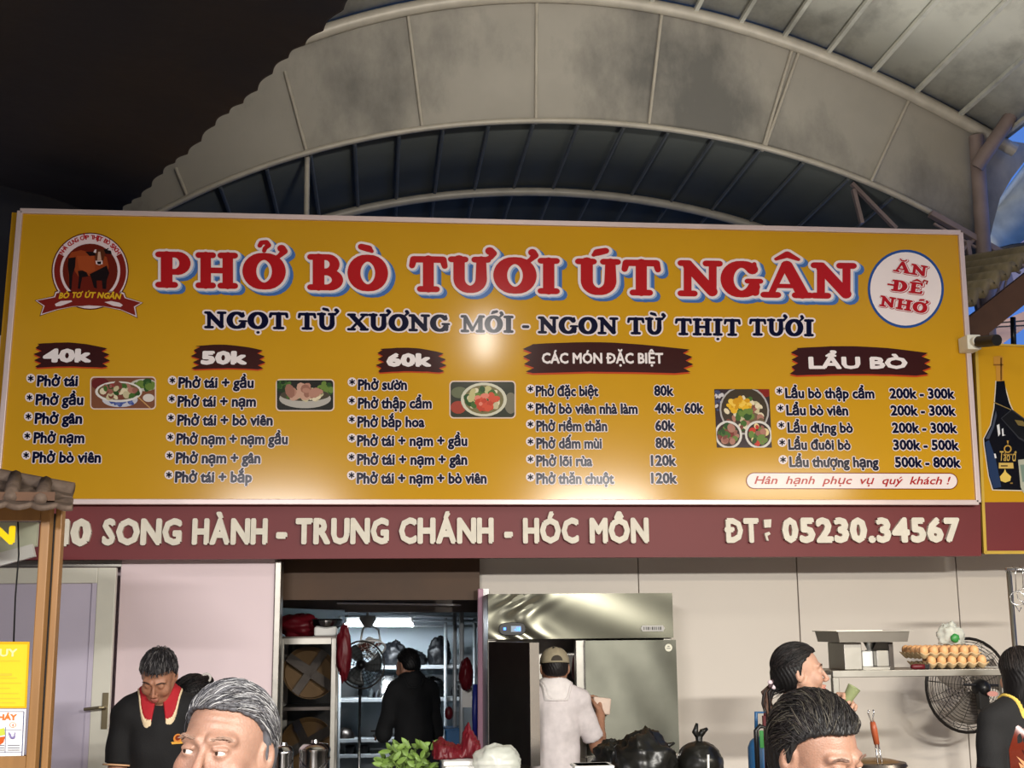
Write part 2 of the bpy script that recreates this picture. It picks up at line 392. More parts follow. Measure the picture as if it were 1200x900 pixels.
# dark scalloped awning overhead at left
e0, e1 = Vector((-1.68, 7.75, 4.27)), Vector((.72, 3.15, 4.27))
ed = (e1 - e0); en = Vector((-ed.y, ed.x, 0)).normalized()
if en.x > 0: en = -en
def tf(u, v):
    p = e0 + ed * u; w = 4.6 * v ** 1.4
    s = .02 * (abs(math.sin(u * PI * 27 + .5 * math.sin(u * 13))) - .5) * max(0, 1 - w / .12)
    z = (.07 * math.sin(w * 3.1 + .4 * u - .3) + .035 * math.sin(w * 7.3 + 1.2 * u)) * min(1, w * 1.4) + .10 * w + .012 * math.sin(u * 40) * max(0, 1 - w)
    return p + en * (w + s) + Vector((0, 0, z))
aw2 = tag(MB().grid(tf, 320, 70).build('fabric_awning', 'tarp', smooth=True, solid=.012), 'dark folded fabric awning with a scalloped edge overhead at left', 'awning')
# the hall around: side walls and the wall behind the photographer
M('hall_wall', (170, 160, 148), .7, 0, .06, 1)
struct(MB().box((-6.4, -8.2, 0), (-6.3, 12, 6)), 'wall_hall_left', 'hall_wall')
struct(MB().box((7.2, -8.2, 0), (7.3, 7.6, 6)), 'wall_hall_right', 'hall_wall')
struct(MB().box((-6.4, -8.3, 0), (7.3, -8.2, 8)), 'wall_hall_rear', 'hall_wall')
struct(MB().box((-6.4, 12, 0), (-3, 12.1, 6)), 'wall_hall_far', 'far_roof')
# shop front walls
YW = 7.72
def wallpoly(px, Y, d=.1): return [P(x, y, Y) for x, y in px]
zt = 2.6
def wallbox(x0, x1, Y, name, mat, z0=0., z1=zt, d=.1, extra=None):
    a, b = P(x0, 760, Y).x, P(x1, 760, Y).x
    m = MB().box((a, Y, z0), (b, Y + d, z1)); 
    return struct(m, name, mat, bevel=.003)
wallbox(137, 320, 7.3, 'wall_left', 'pink_wall', z1=2.142, d=.12)
wallbox(320, 327, 7.28, 'trim_steel', 'steel', z1=2.13, d=.2)
for i, (x0, x1) in enumerate(((562, 750), (751, 938), (939.2, 1127), (1128.2, 1320))):
    wallbox(x0, x1, YW, 'wall_back' if i == 0 else f'wall_back_panel_{i}', 'white_wall', z1=2.6, d=.08)
struct(MB().box((.6, YW + .08, 0), (5.2, YW + .13, 2.6)), 'wall_back_core', 'dark')
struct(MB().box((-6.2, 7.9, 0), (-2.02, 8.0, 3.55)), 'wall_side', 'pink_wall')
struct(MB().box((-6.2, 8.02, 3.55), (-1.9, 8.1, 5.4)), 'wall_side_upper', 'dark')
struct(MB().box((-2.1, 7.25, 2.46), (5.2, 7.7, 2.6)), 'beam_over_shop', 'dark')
# kitchen shell
KX0, KX1, KY = -.75, .98, 10.4
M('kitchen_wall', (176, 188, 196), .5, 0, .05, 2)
struct(MB().box((KX0 - .5, KY, 0), (KX1 + 1.2, KY + .1, 2.7)), 'wall_kitchen_back', 'kitchen_wall')
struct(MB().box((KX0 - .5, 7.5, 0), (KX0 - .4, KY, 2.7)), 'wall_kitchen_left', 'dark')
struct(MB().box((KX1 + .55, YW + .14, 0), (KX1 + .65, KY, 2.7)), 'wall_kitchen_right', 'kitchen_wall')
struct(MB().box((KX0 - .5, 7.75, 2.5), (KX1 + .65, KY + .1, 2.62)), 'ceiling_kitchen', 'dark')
M('brown_board', (74, 48, 22), .55, 0, .15, 4)
struct(MB().prism([P(x, y, 7.62) for x, y in ((320, 645), (562, 645), (562, 703), (320, 703))], (0, .06, 0)), 'beam_header', 'brown_board')
# ------------------------------------------------------------------ main signboard
YS = 7.1
SG = empty('menu_signboard', P(560, 590, YS), 'wide yellow noodle-shop menu signboard over the shop front', 'signboard')
quad = [(24, 247.5), (1125, 273), (1146, 589), (-5, 588)]
MB().prism([P(x, y, YS) for x, y in quad], (0, .06, 0)).build('panel', 'yellow_panel', SG)
MB().prism([P(x, y, YS + .06) for x, y in ((14, 249), (1121, 276), (1140, 587), (-16, 587))], (0, .10, 0)).build('backing_box', 'yellow_panel', SG)
m = MB()
for i in range(4):
    a, b = P(*quad[i], YS - .004), P(*quad[(i + 1) % 4], YS - .004)
    m.beam(a, b, .03, .028, up=(0, 1, 0))
m.build('frame', 'frame_pink', SG, bevel=.003)
def sT(dy): return lambda x, y: P(x, y, YS - dy)
def poly(mb, pts, dy, col): mb.add([P(x, y, YS - dy) for x, y in pts], [tuple(range(len(pts)))], col)
NAVY, WHITE, RED, BLUE, BROWN, GOLD = (10, 12, 44), (232, 220, 222), (176, 30, 36), (72, 112, 176), (58, 26, 24), (222, 178, 40)
# heavy slab letters as strokes (x, y, radius), cap height 1
S, t = .135, .083
def arc(cx, cy, rx, ry, a0, a1, r0, r1, n=12, mid=None):
    o = []
    for i in range(n + 1):
        a = math.radians(a0 + (a1 - a0) * i / n); k = abs(math.cos(a))
        o.append((cx + rx * math.cos(a), cy + ry * math.sin(a), r0 + (r1 - r0) * k))
    return o
def sf(x, y, l=.18, r=.18): return [(x - l, y, t), (x + r, y, t)]
def st(x, r=S): return [(x, .12, r), (x, .88, r)]
B0, T0 = .083, .917
SL = {
 'I': (.6, [st(.3), sf(.3, B0), sf(.3, T0)]),
 'P': (.88, [st(.3), sf(.3, B0), sf(.3, T0, .18, 0), [(.3, .917, t)] + arc(.5, .68, .22, .237, 90, -90, t, .13) + [(.3, .443, t)]]),
 'H': (1.12, [st(.28), st(.84), sf(.28, B0), sf(.28, T0), sf(.84, B0), sf(.84, T0), [(.28, .5, .08), (.84, .5, .08)]]),
 'O': (1.0, [arc(.5, .5, .34, .41, 0, 360, .09, .16, 26)]),
 'B': (.9, [st(.3), sf(.3, B0, .18, 0), sf(.3, T0, .18, 0), [(.3, .917, t)] + arc(.48, .72, .19, .197, 90, -90, t, .115) + [(.3, .523, t)], [(.3, .5, t)] + arc(.5, .29, .235, .207, 90, -90, t, .13) + [(.3, .083, t)]]),
 'T': (1.0, [st(.5), sf(.5, B0, .2, .2), [(.1, .72, .075), (.14, .9, .09), (.86, .9, .09), (.9, .72, .075)]]),
 'U': (1.02, [[(.26, .9, S)] + arc(.52, .38, .26, .285, 180, 360, .1, S) + [(.78, .9, .115)], sf(.25, T0, .17, .15), sf(.78, T0, .15, .15)]),
 'N': (1.08, [st(.24, .095), st(.84, .095), [(.25, .86, .13), (.83, .14, .13)], sf(.24, B0, .16, .16), sf(.22, T0, .14, .05), sf(.84, T0, .16, .16)]),
 'G': (1.02, [arc(.5, .5, .34, .41, 42, 330, .09, .155, 22), [(.82, .14, .1), (.82, .42, .1)], [(.64, .45, .07), (.94, .45, .07)], [(.8, .93, .05), (.8, .74, .075)]]),
 'A': (1.06, [[(.18, .1, .07), (.48, .92, .08)], [(.52, .9, .13), (.86, .12, .135)], [(.28, .33, .06), (.72, .33, .06)], sf(.17, B0, .14, .15), sf(.88, B0, .17, .14)]),
 'M': (1.3, [st(.22, .085), st(1.06, .13), [(.25, .86, .12), (.62, .16, .11)], [(.64, .16, .07), (1.0, .86, .07)], sf(.22, B0, .16, .16), sf(.2, T0, .14, .05), sf(1.06, B0, .18, .17), sf(1.08, T0, .05, .15)]),
 'X': (1.04, [[(.22, .87, .135), (.82, .13, .135)], [(.82, .87, .075), (.22, .13, .075)], sf(.2, B0, .14, .15), sf(.84, B0, .16, .14), sf(.2, T0, .14, .15), sf(.84, T0, .14, .14)]),
 '-': (.6, [[(.16, .40, .09), (.44, .40, .09)]]), 'D': (.98, [st(.3), sf(.3, B0, .18, 0), sf(.3, T0, .18, 0), [(.3, .917, t)] + arc(.46, .5, .33, .417, 90, -90, t, .15) + [(.3, .083, t)]]), 'E': (.9, [st(.3), [(.12, B0, t), (.74, B0, t), (.78, .25, .06)], [(.12, T0, t), (.72, T0, t), (.75, .76, .06)], [(.3, .5, .07), (.6, .5, .07)]]),
}
ACC = {'`': [[(-.16, 1.22, .085), (.02, 1.17, .095), (.1, 1.1, .05)]], "'": [[(.16, 1.22, .085), (-.02, 1.17, .095), (-.1, 1.1, .05)]], '^': [[(-.24, 1.07, .045), (0, 1.2, .09), (.24, 1.07, .045)]],
       '?': [[(-.1, 1.2, .055), (-.06, 1.29, .06), (.05, 1.3, .065), (.1, 1.22, .065), (.02, 1.13, .055), (0, 1.06, .05)]], '.': [[(0, -.18, .085), (.01, -.18, .085)]], 'u': [[(-.2, 1.22, .05), (-.1, 1.1, .06), (.1, 1.1, .06), (.2, 1.22, .05)]]}
HORN = {'O': [[(.74, .84, .06), (.86, .94, .06), (.96, 1.06, .085), (.9, 1.14, .1)]], 'U': [[(.84, .9, .07), (1.0, .98, .065), (1.06, 1.1, .09), (.98, 1.16, .11)]]}
def letter(ch):
    """'O+?' = letter, + horn, accents"""
    w, els = SL[ch[0]]; els = list(els)
    for a in ch[1:]:
        if a == '+': els = els + HORN[ch[0]]
        elif a == '-' : els = els + [[(.05, .5, .06), (.5, .5, .06)]]
        else: els = els + [[(x + w / 2, y, r) for x, y, r in pl] for pl in ACC[a]]
    return w, els
def slab(mb, ch, x0, x1, yb, slope, cap, layers, lift):
    w, els = letter(ch)
    for (d, sx, sy, col, dl) in layers:
        # ink of a slab letter runs from ~.04 to w-.04
        kx = (x1 - x0) / (w - .08)
        def T(x, y, l, kx=kx):
            px = x0 + (x - .04) * kx + sx * cap; return P(px, yb + slope * (px - x0) - y * cap - sy * cap, YS - lift - dl - l)
        strokes(mb, els, T, d, col)
m = MB()
for ch, x0, x1 in (('P', 182, 223), ('H', 230, 278), ('O+?', 286, 333), ('B', 360, 402), ('O`', 409, 453), ('T', 480, 524), ('U+', 527, 574), ('O+', 580, 627), ('I', 630, 656), ("U'", 676, 726), ('T', 729, 774), ('N', 796, 845), ('G', 846, 893), ('A^', 896, 949), ('N', 952, 1002)):
    yb = 337 + (x0 - 182) * .0166
    slab(m, ch, x0, x1, yb, .0166, 42.5, [(.075, .12, -.095, BLUE, .0), (.075, .08, -.065, BLUE, .001), (.07, .035, -.03, (150, 176, 214), .002), (.065, 0, 0, WHITE, .003), (0, 0, 0, RED, .0045)], .003)
m.build('title_lettering', 'print', SG)
m = MB()
def word(mb, chs, x0, x1, yb, slope, cap, layers, lift, gap=.05):
    tot = sum(SL[c[0]][0] for c in chs) + gap * (len(chs) - 1); k = (x1 - x0) / tot; x = x0
    for c in chs:
        w = SL[c[0]][0] * k; slab(mb, c, x, x + w, yb + slope * (x - x0), slope, cap, layers, lift); x += w + gap * k
lay = [(.085, 0, 0, WHITE, 0), (-.005, 0, 0, NAVY, .0015)]
for chs, x0, x1, yb in ((['N', 'G', 'O.', 'T'], 240, 338, 385), (['T', 'U+`'], 349, 394, 386.5), (['X', 'U+', 'O+', 'N', 'G'], 408, 527, 387.5), (['M', "O+'", 'I'], 541, 602, 389.5), (['-'], 611, 621, 391), (['N', 'G', 'O', 'N'], 631, 724, 391), (['T', 'U+`'], 735, 777, 392), (['T', 'H', 'I.', 'T'], 791, 868, 393), (['T', 'U+', 'O+', 'I'], 878, 954, 393.5)):
    word(m, chs, x0, x1, yb, .013, 20.5, lay, .003, .06)
m.build('slogan_lettering', 'print', SG)
# menu lines
def sub(zx, zy, ox, oy): return ox + zx / 3, oy + zy / 3
def ptext(mb, body, x0, x1, yb0, yb1, cap, dy, col, off, ref=.012, shear=0.):
    a, b = P(x0, yb0, YS), P(x1, yb1, YS); c = cap * YS / F_PX * 1.015
    text_between(mb, body, a, b, c, (0, -dy, 0), col, off, (0, 0, 1), ref, shear)
def line(name, items, star=None):
    m = MB()
    if star:
        sx, sy = star
        m.add([P(sx + 5.4 * math.cos(i * PI / 8), sy + 5.4 * math.sin(i * PI / 8), YS - .003) for i in range(16)], [tuple(range(16))], WHITE)
        for k in range(3):
            a = PI / 2 + k * PI / 3; dx, dy = 3.6 * math.cos(a), 3.6 * math.sin(a)
            m.beam(P(sx - dx, sy - dy, YS - .0045), P(sx + dx, sy + dy, YS - .0045), .0075, .0005, NAVY, (0, 1, 0))
    for i, (body, x0, x1, yb, sl) in enumerate(items):
        if i: m = MB()
        ptext(m, body, x0, x1, yb, yb + sl, 12.4, .003, WHITE, .105)
        ptext(m, body, x0, x1, yb, yb + sl, 12.4, .0045, NAVY, .044)
        m.build('price' if i else name, 'print', SG)
DATA = [
 (0, 390, [('Phở tái', 132, 272, 187, 108, 160), ('Phở gầu', 127, 291, 253, 104, 227), ('Phở gân', 124, 287, 319, 100, 294), ('Phở nạm', 120, 295, 387, 96, 362), ('Phở bò viên', 116, 353, 456, 92, 430)]),
 (0, 390, [('Phở tái + gầu', 629, 890, 193, 606, 167), ('Phở tái + nạm', 626, 898, 259, 604, 232), ('Phở tái + bò viên', 625, 957, 325, 601, 298), ('Phở nạm + nạm gầu', 622, 1010, 391, 599, 366), ('Phở nạm + gân', 620, 914, 458, 596, 431), ('Phở tái + bắp', 617, 884, 525, 594, 499)]),
 (400, 390, [('Phở sườn', 60, 229, 200, 38, 173), ('Phở thập cẩm', 60, 316, 265, 37, 238), ('Phở bắp hoa', 58, 291, 331, 37, 304), ('Phở tái + nạm + gầu', 57, 441, 397, 37, 370), ('Phở tái + nạm + gân', 57, 441, 463, 36, 436), ('Phở tái + nạm + bò viên', 56, 509, 529, 36, 501)]),
]
for ox, oy, rows in DATA:
    for body, x0, x1, yb, sx, sy in rows:
        line('menu_line', [(body, ox + x0 / 3, ox + x1 / 3, oy + yb / 3, 0)], (ox + sx / 3, oy + sy / 3))
for body, x0, x1, yb, pr, q0, q1, sy in (('Phở đặc biệt', 685, 902, 222, '80k', 1101, 1166, 197), ('Phở bò viên nhà làm', 685, 1040, 284, '40k - 60k', 1103, 1271, 259), ('Phở riềm thăn', 687, 933, 345, '60k', 1105, 1170, 321), ('Phở dấm mùi', 687, 914, 406, '80k', 1106, 1170, 382), ('Phở lõi rùa', 687, 881, 468, '120k', 1090, 1175, 444), ('Phở thăn chuột', 687, 957, 530, '120k', 1091, 1178, 507)):
    line('menu_line', [(body, 400 + x0 / 3, 400 + x1 / 3, 390 + yb / 3, 0), (pr, 400 + q0 / 3, 400 + q1 / 3, 390 + yb / 3 - .5, 0)], (400 + 665 / 3, 390 + sy / 3))
for body, x0, x1, yb, pr, q0, q1, sx, sy in (('Lẩu bò thập cẩm', 362, 672, 229, '200k - 300k', 729, 954, 340, 204), ('Lẩu bò viên', 366, 580, 289, '200k - 300k', 733, 958, 344, 264), ('Lẩu dựng bò', 370, 597, 350, '200k - 300k', 738, 963, 347, 324), ('Lẩu đuôi bò', 373, 589, 410, '300k - 500k', 742, 969, 350, 385), ('Lẩu thượng hạng', 377, 687, 471, '500k - 800k', 748, 975, 353, 446)):
    line('menu_line', [(body, 800 + x0 / 3, 800 + x1 / 3, 390 + yb / 3, .3), (pr, 800 + q0 / 3, 800 + q1 / 3, 390 + yb / 3 + .3, .3)], (800 + sx / 3, 390 + sy / 3))
# brush-stroke price banners
def brush(x0, x1, y0, y1, body, tx0, tx1, yb, cap, off, seed):
    rr = random.Random(seed); h = y1 - y0; w = x1 - x0
    top, bot = [], []
    nL = 5
    left = [(x0 + (rr.uniform(0, .9) if i % 2 else rr.uniform(1.6, 2.6)) * h * .16, y0 + h * (.06 + .88 * i / 7)) for i in range(8)]
    top = [(x0 + w * (.06 + .76 * i / 10), y0 + h * (.02 - .07 * math.sin(PI * i / 10) + .10 * (i / 10) ** 3) + rr.uniform(-.2, .2)) for i in range(11)]
    right = []
    for i in range(7):
        f = i / 6
        xx = x1 - w * .03 - (h * .28 * abs(f - .55)) - (h * .28 if i % 2 else 0)
        right.append((xx, y0 + h * (.20 + .75 * f)))
    bot = [(x0 + w * (.86 - .8 * i / 10), y0 + h * (1.0 - .05 * math.sin(PI * i / 10)) + rr.uniform(-.2, .2)) for i in range(11)]
    out = top + right + bot + left[::-1]
    m = MB()
    cx, cy = (x0 + x1) / 2, (y0 + y1) / 2
    poly(m, [(x, y + h * .06) for x, y in out], .0022, (190, 70, 34))
    poly(m, out, .003, BROWN)
    b = m.build('price_banner', 'print', SG)
    m = MB(); ptext(m, body, tx0, tx1, yb, yb, cap, .005, (236, 228, 228), off, None)
    m.build('banner_lettering', 'print', b)
brush(38, 133, 402.5, 431, '40k', 51, 106, 423.5, 15, .055, 1)
brush(223, 315, 405, 433, '50k', 236, 288.5, 426, 15, .055, 2)
brush(440, 527, 408.5, 436.5, '60k', 453.5, 504.5, 428.5, 15, .055, 3)
brush(612, 820, 402.5, 437.5, 'CÁC MÓN ĐẶC BIỆT', 635, 777, 425.8, 13.4, .035, 4)
brush(923, 1098, 407, 440, 'LẨU BÒ', 948, 1063, 431.5, 14.5, .04, 5)
# thank-you pill
m = MB()
def pill(x0, x1, y0, y1, n=10):
    r = (y1 - y0) / 2; cy = (y0 + y1) / 2
    return [(x1 - r + r * math.cos(a), cy + r * math.sin(a) + .6) for a in [(-.5 + i / n) * PI for i in range(n + 1)]] + [(x0 + r + r * math.cos(a), cy + r * math.sin(a)) for a in [(.5 + i / n) * PI for i in range(n + 1)]]
poly(m, pill(874.2, 1122.6, 553.6, 573), .0025, (120, 30, 26)); poly(m, pill(875.2, 1121.6, 554.6, 572), .0035, (240, 228, 226))
b = m.build('thank_you_banner', 'print', SG)
m = MB(); ptext(m, 'Hân  hạnh  phục  vụ  quý  khách !', 884, 1111, 567, 567.6, 9.6, .005, RED, .012, .012, .3); m.build('banner_lettering', 'print', b)
# round badge with three red words
m = MB()
for r, c, dy in ((46.0, (44, 82, 150), .0022), (43.0, (238, 228, 228), .003)):
    poly(m, [(1061.5 + r * .97 * math.cos(i * PI / 24), 338.5 + r * math.sin(i * PI / 24)) for i in range(48)], dy, c)
bd = m.build('round_badge', 'print', SG)
m = MB()
lay2 = [(.11, .03, -.03, RED, 0), (.08, 0, 0, WHITE, .001), (.0, 0, 0, RED, .002)]
def slabw(mb, chs, x0, x1, yb, sl, cap):
    for d, sx, sy, col, dl in lay2:
        tot = sum(SL[c[0]][0] for c in chs); k = (x1 - x0) / tot; x = x0
        for c in chs:
            w, els = letter(c); 
            def T(X, Y, l, x=x): px = x + X * k + Y * cap * .14 + sx * cap; return P(px, yb + sl * (px - x0) - Y * cap - sy * cap, YS - .004 - dl - l)
            strokes(mb, els, T, d * .8, col); x += w * k
slabw(m, ['Au', 'N'], 1047, 1086, 318, .17, 13)
slabw(m, ['D', 'E^'], 1043, 1082, 340.5, .12, 13.5)
slabw(m, ['N', 'H', "O+'"], 1030, 1086, 358.5, .17, 13)
for dx in (0,): m.beam(P(1040, 333, YS - .0075), P(1050, 334.5, YS - .0075), .011, .0004, RED, (0, 1, 0))
m.tube([P(1081.5, 331.5, YS - .0075), P(1083, 328.5, YS - .0075), P(1087, 329.5, YS - .0075), P(1085.5, 333, YS - .0075)], .0055, 5, RED)
m.build('badge_lettering', 'print', bd)
# logo with the cow
def Lg(x, y): return 30 + x / 8, 270 + y / 8
m = MB()
MA, LW = (124, 36, 30), (226, 208, 212)
def lp(pts, dy, col): poly(m, [Lg(x, y) for x, y in pts], dy, col)
def circ(cx, cy, r, n=40, a0=0, a1=360): return [(cx + r * math.cos(math.radians(a0 + (a1 - a0) * i / n)), cy - r * math.sin(math.radians(a0 + (a1 - a0) * i / n))) for i in range(n + (0 if a1 - a0 == 360 else 1))]
rib = [(84, 655), (262, 615), (275, 570), (310, 560), (450, 690 - 130), (880, 560), (930, 580), (945, 625), (1105, 678), (1035, 722), (1052, 825), (900, 752), (740, 718), (600, 708), (440, 718), (290, 750), (130, 805), (160, 712)]
cx, cy = 605, 382
def shrink(pts, d):
    gx, gy = 595, 680; return [(gx + (x - gx) * (1 - d / 450), gy + (y - gy) * (1 - d / 110)) for x, y in pts]
lp(circ(cx, cy, 362), .0020, (84, 22, 22)); lp(rib, .0020, (84, 22, 22))
lp(circ(cx, cy, 352), .0025, LW); lp(shrink(rib, 8), .0025, LW)
def ring(a0, a1, r0, r1, dy, col, n=24):
    for i in range(n):
        p, q = a0 + (a1 - a0) * i / n, a0 + (a1 - a0) * (i + 1) / n
        c = lambda r, a: (cx + r * math.cos(math.radians(a)), cy - r * math.sin(math.radians(a)))
        lp([c(r0, p), c(r1, p), c(r1, q), c(r0, q)], dy, col)
ring(150, 246, 282, 338, .003, MA); ring(-66, 30, 282, 338, .003, MA)
lp(circ(cx, cy, 258), .003, (104, 34, 24))
lp(shrink(rib, 20), .0032, MA)
lp([(275, 690), (330, 662), (430, 656), (435, 668), (380, 690), (330, 708), (285, 712)], .0038, LW); lp([(740, 672), (800, 662), (880, 678), (912, 700), (890, 718), (820, 706)], .0038, LW)
# the cow, in flat printed patches
CO, CD, CB = (150, 66, 34), (70, 32, 24), (30, 22, 24)
lp([(395, 270), (430, 205), (520, 185), (600, 205), (680, 215), (760, 250), (780, 340), (760, 440), (640, 420), (560, 430), (500, 440), (460, 380), (450, 300), (420, 400), (430, 550), (415, 550), (400, 400)], .0036, CO)
lp([(400, 260), (470, 250), (465, 340), (440, 420), (430, 552), (412, 552), (405, 420), (395, 330)], .0040, CB)
lp([(490, 380), (560, 370), (590, 430), (530, 440), (510, 550), (490, 545), (500, 440)], .0040, CB)
lp([(600, 410), (760, 330), (785, 400), (760, 470), (755, 550), (722, 548), (715, 470), (665, 470), (668, 545), (640, 535), (620, 460)], .0040, CB)
lp([(480, 240), (640, 235), (650, 380), (590, 400), (500, 360)], .0042, (164, 76, 40))
lp([(560, 200), (640, 200), (660, 235), (600, 240)], .0046, CB); lp([(730, 175), (800, 190), (808, 222), (750, 220)], .0046, CB)
lp([(640, 190), (690, 175), (745, 185), (740, 240), (725, 300), (690, 325), (658, 300), (650, 240)], .0044, (92, 48, 30))
lp([(680, 200), (700, 200), (712, 280), (672, 280)], .0048, (196, 160, 140)); lp([(655, 285), (720, 282), (722, 315), (690, 325), (660, 316)], .0050, LW); lp([(668, 292), (710, 290), (706, 318), (676, 318)], .0054, CB)
lp([(636, 205), (648, 180), (664, 178), (660, 212)], .005, LW); lp([(735, 185), (775, 165), (780, 172), (745, 200)], .005, (30, 24, 24))
lg = m.build('logo', 'print', SG)
m = MB()
bt = 'NHÀ CUNG CẤP THỊT BÒ SẠCH'
for i, chx in enumerate(bt):
    if chx == ' ': continue
    a = math.radians(146 - 112 * i / (len(bt) - 1)); r = 298
    ux, uy = math.cos(a - PI / 2), -math.sin(a - PI / 2)
    w = 17; bx, by = cx + r * math.cos(a), cy - r * math.sin(a)
    A, Bp = P(*Lg(bx - ux * w, by - uy * w), YS), P(*Lg(bx + ux * w, by + uy * w), YS)
    up = (P(*Lg(bx + 100 * math.cos(a), by - 100 * math.sin(a)), YS) - P(*Lg(bx, by), YS)).normalized()
    text_between(m, chx, A, Bp, 44 / 8 * YS / F_PX, (0, -.0036, 0), RED, .04, up)
for wd, x0, x1, yb0, yb1 in (('BÒ', 312, 405, 640, 634), ('TƠ', 432, 527, 633, 632), ('ÚT', 552, 648, 631, 633), ('NGÂN', 672, 888, 633, 646)):
    a, b = P(*Lg(x0, yb0), YS), P(*Lg(x1, yb1), YS)
    text_between(m, wd, a, b, 58 / 8 * YS / F_PX, (0, -.0042, 0), GOLD, .045, (0, 0, 1), None, .2)
m.build('logo_lettering', 'print', lg)
# printed food photographs
def photo(x0, x1, y0, y1, kind, rad=5, sk=0.):
    m = MB(); rr = random.Random(kind * 11)
    def rect(d, r, n=5):
        o = []
        for qx, qy, a0 in ((x1 + d - r, y1 + d - r, 0), (x0 - d + r, y1 + d - r, 90), (x0 - d + r, y0 - d + r, 180), (x1 + d - r, y0 - d + r, 270)):
            for i in range(n + 1):
                a = math.radians(a0 + 90 * i / n); yy = qy + r * math.sin(a); o.append((qx + r * math.cos(a) + sk * (yy - y0), yy))
        return o
    w, h = x1 - x0, y1 - y0
    def el(fx, fy, rx, ry, dy, col, n=26, clip=True):
        o = []
        for i in range(n):
            a = 2 * PI * i / n; X = x0 + w * (fx + rx * math.cos(a)); Y = y0 + h * (fy + ry * math.sin(a))
            if clip: X = min(max(X, x0), x1); Y = min(max(Y, y0), y1)
            o.append((X + sk * (Y - y0), Y))
        poly(m, o, dy, col)
    def blobs(n, fx, fy, rx, ry, cols, dy, s0=.03, s1=.07):
        for i in range(n):
            a, q = rr.uniform(0, 2 * PI), math.sqrt(rr.random()); c = rr.choice(cols)
            X, Y = fx + rx * q * math.cos(a), fy + ry * q * math.sin(a); s = rr.uniform(s0, s1); b = rr.uniform(.5, 1.6); th = rr.uniform(0, PI)
            o = []
            for k in range(9):
                u, v = s * math.cos(k * 2 * PI / 9) * b, s * math.sin(k * 2 * PI / 9) * w / h
                xx = x0 + w * (X + (u * math.cos(th) - v * math.sin(th) * h / w)); yy = y0 + h * (Y + (u * math.sin(th) * w / h + v * math.cos(th)))
                xx = min(max(xx, x0), x1); yy = min(max(yy, y0), y1)
                o.append((xx + sk * (yy - y0), yy))
            poly(m, o, dy + i * .00001, c)
    GR, MT, NO = [(70, 104, 48), (48, 80, 40), (104, 130, 60)], [(150, 96, 84), (170, 120, 104), (122, 70, 58)], [(222, 210, 180), (196, 186, 150)]
    if kind != 4: poly(m, rect(1.4, rad), .0022, (226, 204, 190))
    if kind == 1:
        poly(m, rect(0, rad - 1), .003, (124, 78, 56)); el(.14, .2, .14, .2, .0032, (104, 40, 40)); el(.83, .24, .22, .2, .0033, (190, 188, 176)); blobs(26, .83, .22, .15, .15, GR, .0034, .03, .06)
        el(.45, .72, .28, .24, .0034, (196, 196, 206)); blobs(16, .45, .82, .22, .08, [(70, 86, 150), (96, 110, 168)], .0036, .02, .04)
        el(.43, .46, .37, .34, .0038, (222, 218, 212)); el(.43, .45, .33, .28, .004, (112, 92, 62)); blobs(60, .43, .45, .28, .22, MT + NO + GR[:2] + [(146, 60, 60)], .0042, .03, .06)
        el(.9, .66, .09, .13, .0034, (214, 206, 200)); m.beam(P(x0 + w * .74, y0 + h * .64, YS - .0052), P(x0 + w * .93, y0 + h, YS - .0052), .006, .0004, (196, 150, 96), (0, 1, 0))
    elif kind == 2:
        poly(m, rect(0, rad - 1), .003, (40, 40, 36)); blobs(30, .1, .2, .14, .16, GR[:2] + [(34, 54, 30)], .0031, .03, .07); blobs(24, .85, .3, .12, .2, GR, .0031, .03, .06)
        el(.5, .62, .46, .32, .0034, (176, 172, 164)); el(.5, .5, .44, .2, .0037, (74, 68, 54)); blobs(26, .5, .5, .36, .14, NO + GR[:1], .0039, .03, .06); blobs(24, .5, .40, .28, .16, [(176, 130, 112), (196, 156, 136), (150, 106, 90)], .0043, .05, .09)
    elif kind == 3:
        poly(m, rect(0, rad - 1), .003, (58, 60, 50)); el(.12, .72, .12, .18, .0032, (160, 70, 56)); el(.14, .3, .13, .16, .0032, (104, 110, 84)); el(.94, .6, .1, .3, .0032, (120, 116, 100))
        el(.52, .5, .36, .48, .0034, (206, 204, 184)); el(.52, .5, .31, .41, .0037, (120, 112, 76)); blobs(50, .5, .5, .24, .3, NO + [(190, 184, 130)] + GR, .0039, .03, .07); blobs(36, .56, .58, .17, .2, [(206, 84, 60), (190, 70, 50), (222, 130, 110)], .0045, .03, .06)
    else:
        poly(m, rect(0, .5), .003, (56, 44, 48)); blobs(24, .08, .2, .08, .2, [(70, 76, 104), (200, 196, 200)], .0031, .02, .04); el(.9, .06, .14, .08, .0031, (130, 36, 30))
        el(.53, .36, .45, .42, .0033, (176, 172, 170)); el(.53, .36, .42, .39, .0036, (66, 56, 44)); blobs(60, .53, .42, .34, .28, MT + NO + GR + [(110, 92, 70)], .0038, .04, .07); blobs(46, .42, .28, .22, .1, [(226, 176, 40), (206, 150, 30), (236, 196, 80)], .0045, .03, .06); blobs(14, .52, .44, .14, .1, GR, .0050, .04, .07)
        for fx in (.22, .77):
            el(fx, .78, .25, .24, .0053, (214, 210, 204)); el(fx, .78, .21, .20, .0056, (60, 44, 40)); blobs(34, fx, .78, .16, .15, MT + GR + ([(120, 50, 44)] if fx < .5 else [(190, 56, 44), (226, 206, 150)]), .0058, .04, .07)
    m.build('food_photo', 'print', SG)
photo(107, 181.5, 442.5, 478.5, 1); photo(324.5, 390.5, 445.5, 480.5, 2); photo(528, 603, 447.5, 489, 3); photo(837, 901.5, 456, 524.5, 4, 1, .045)
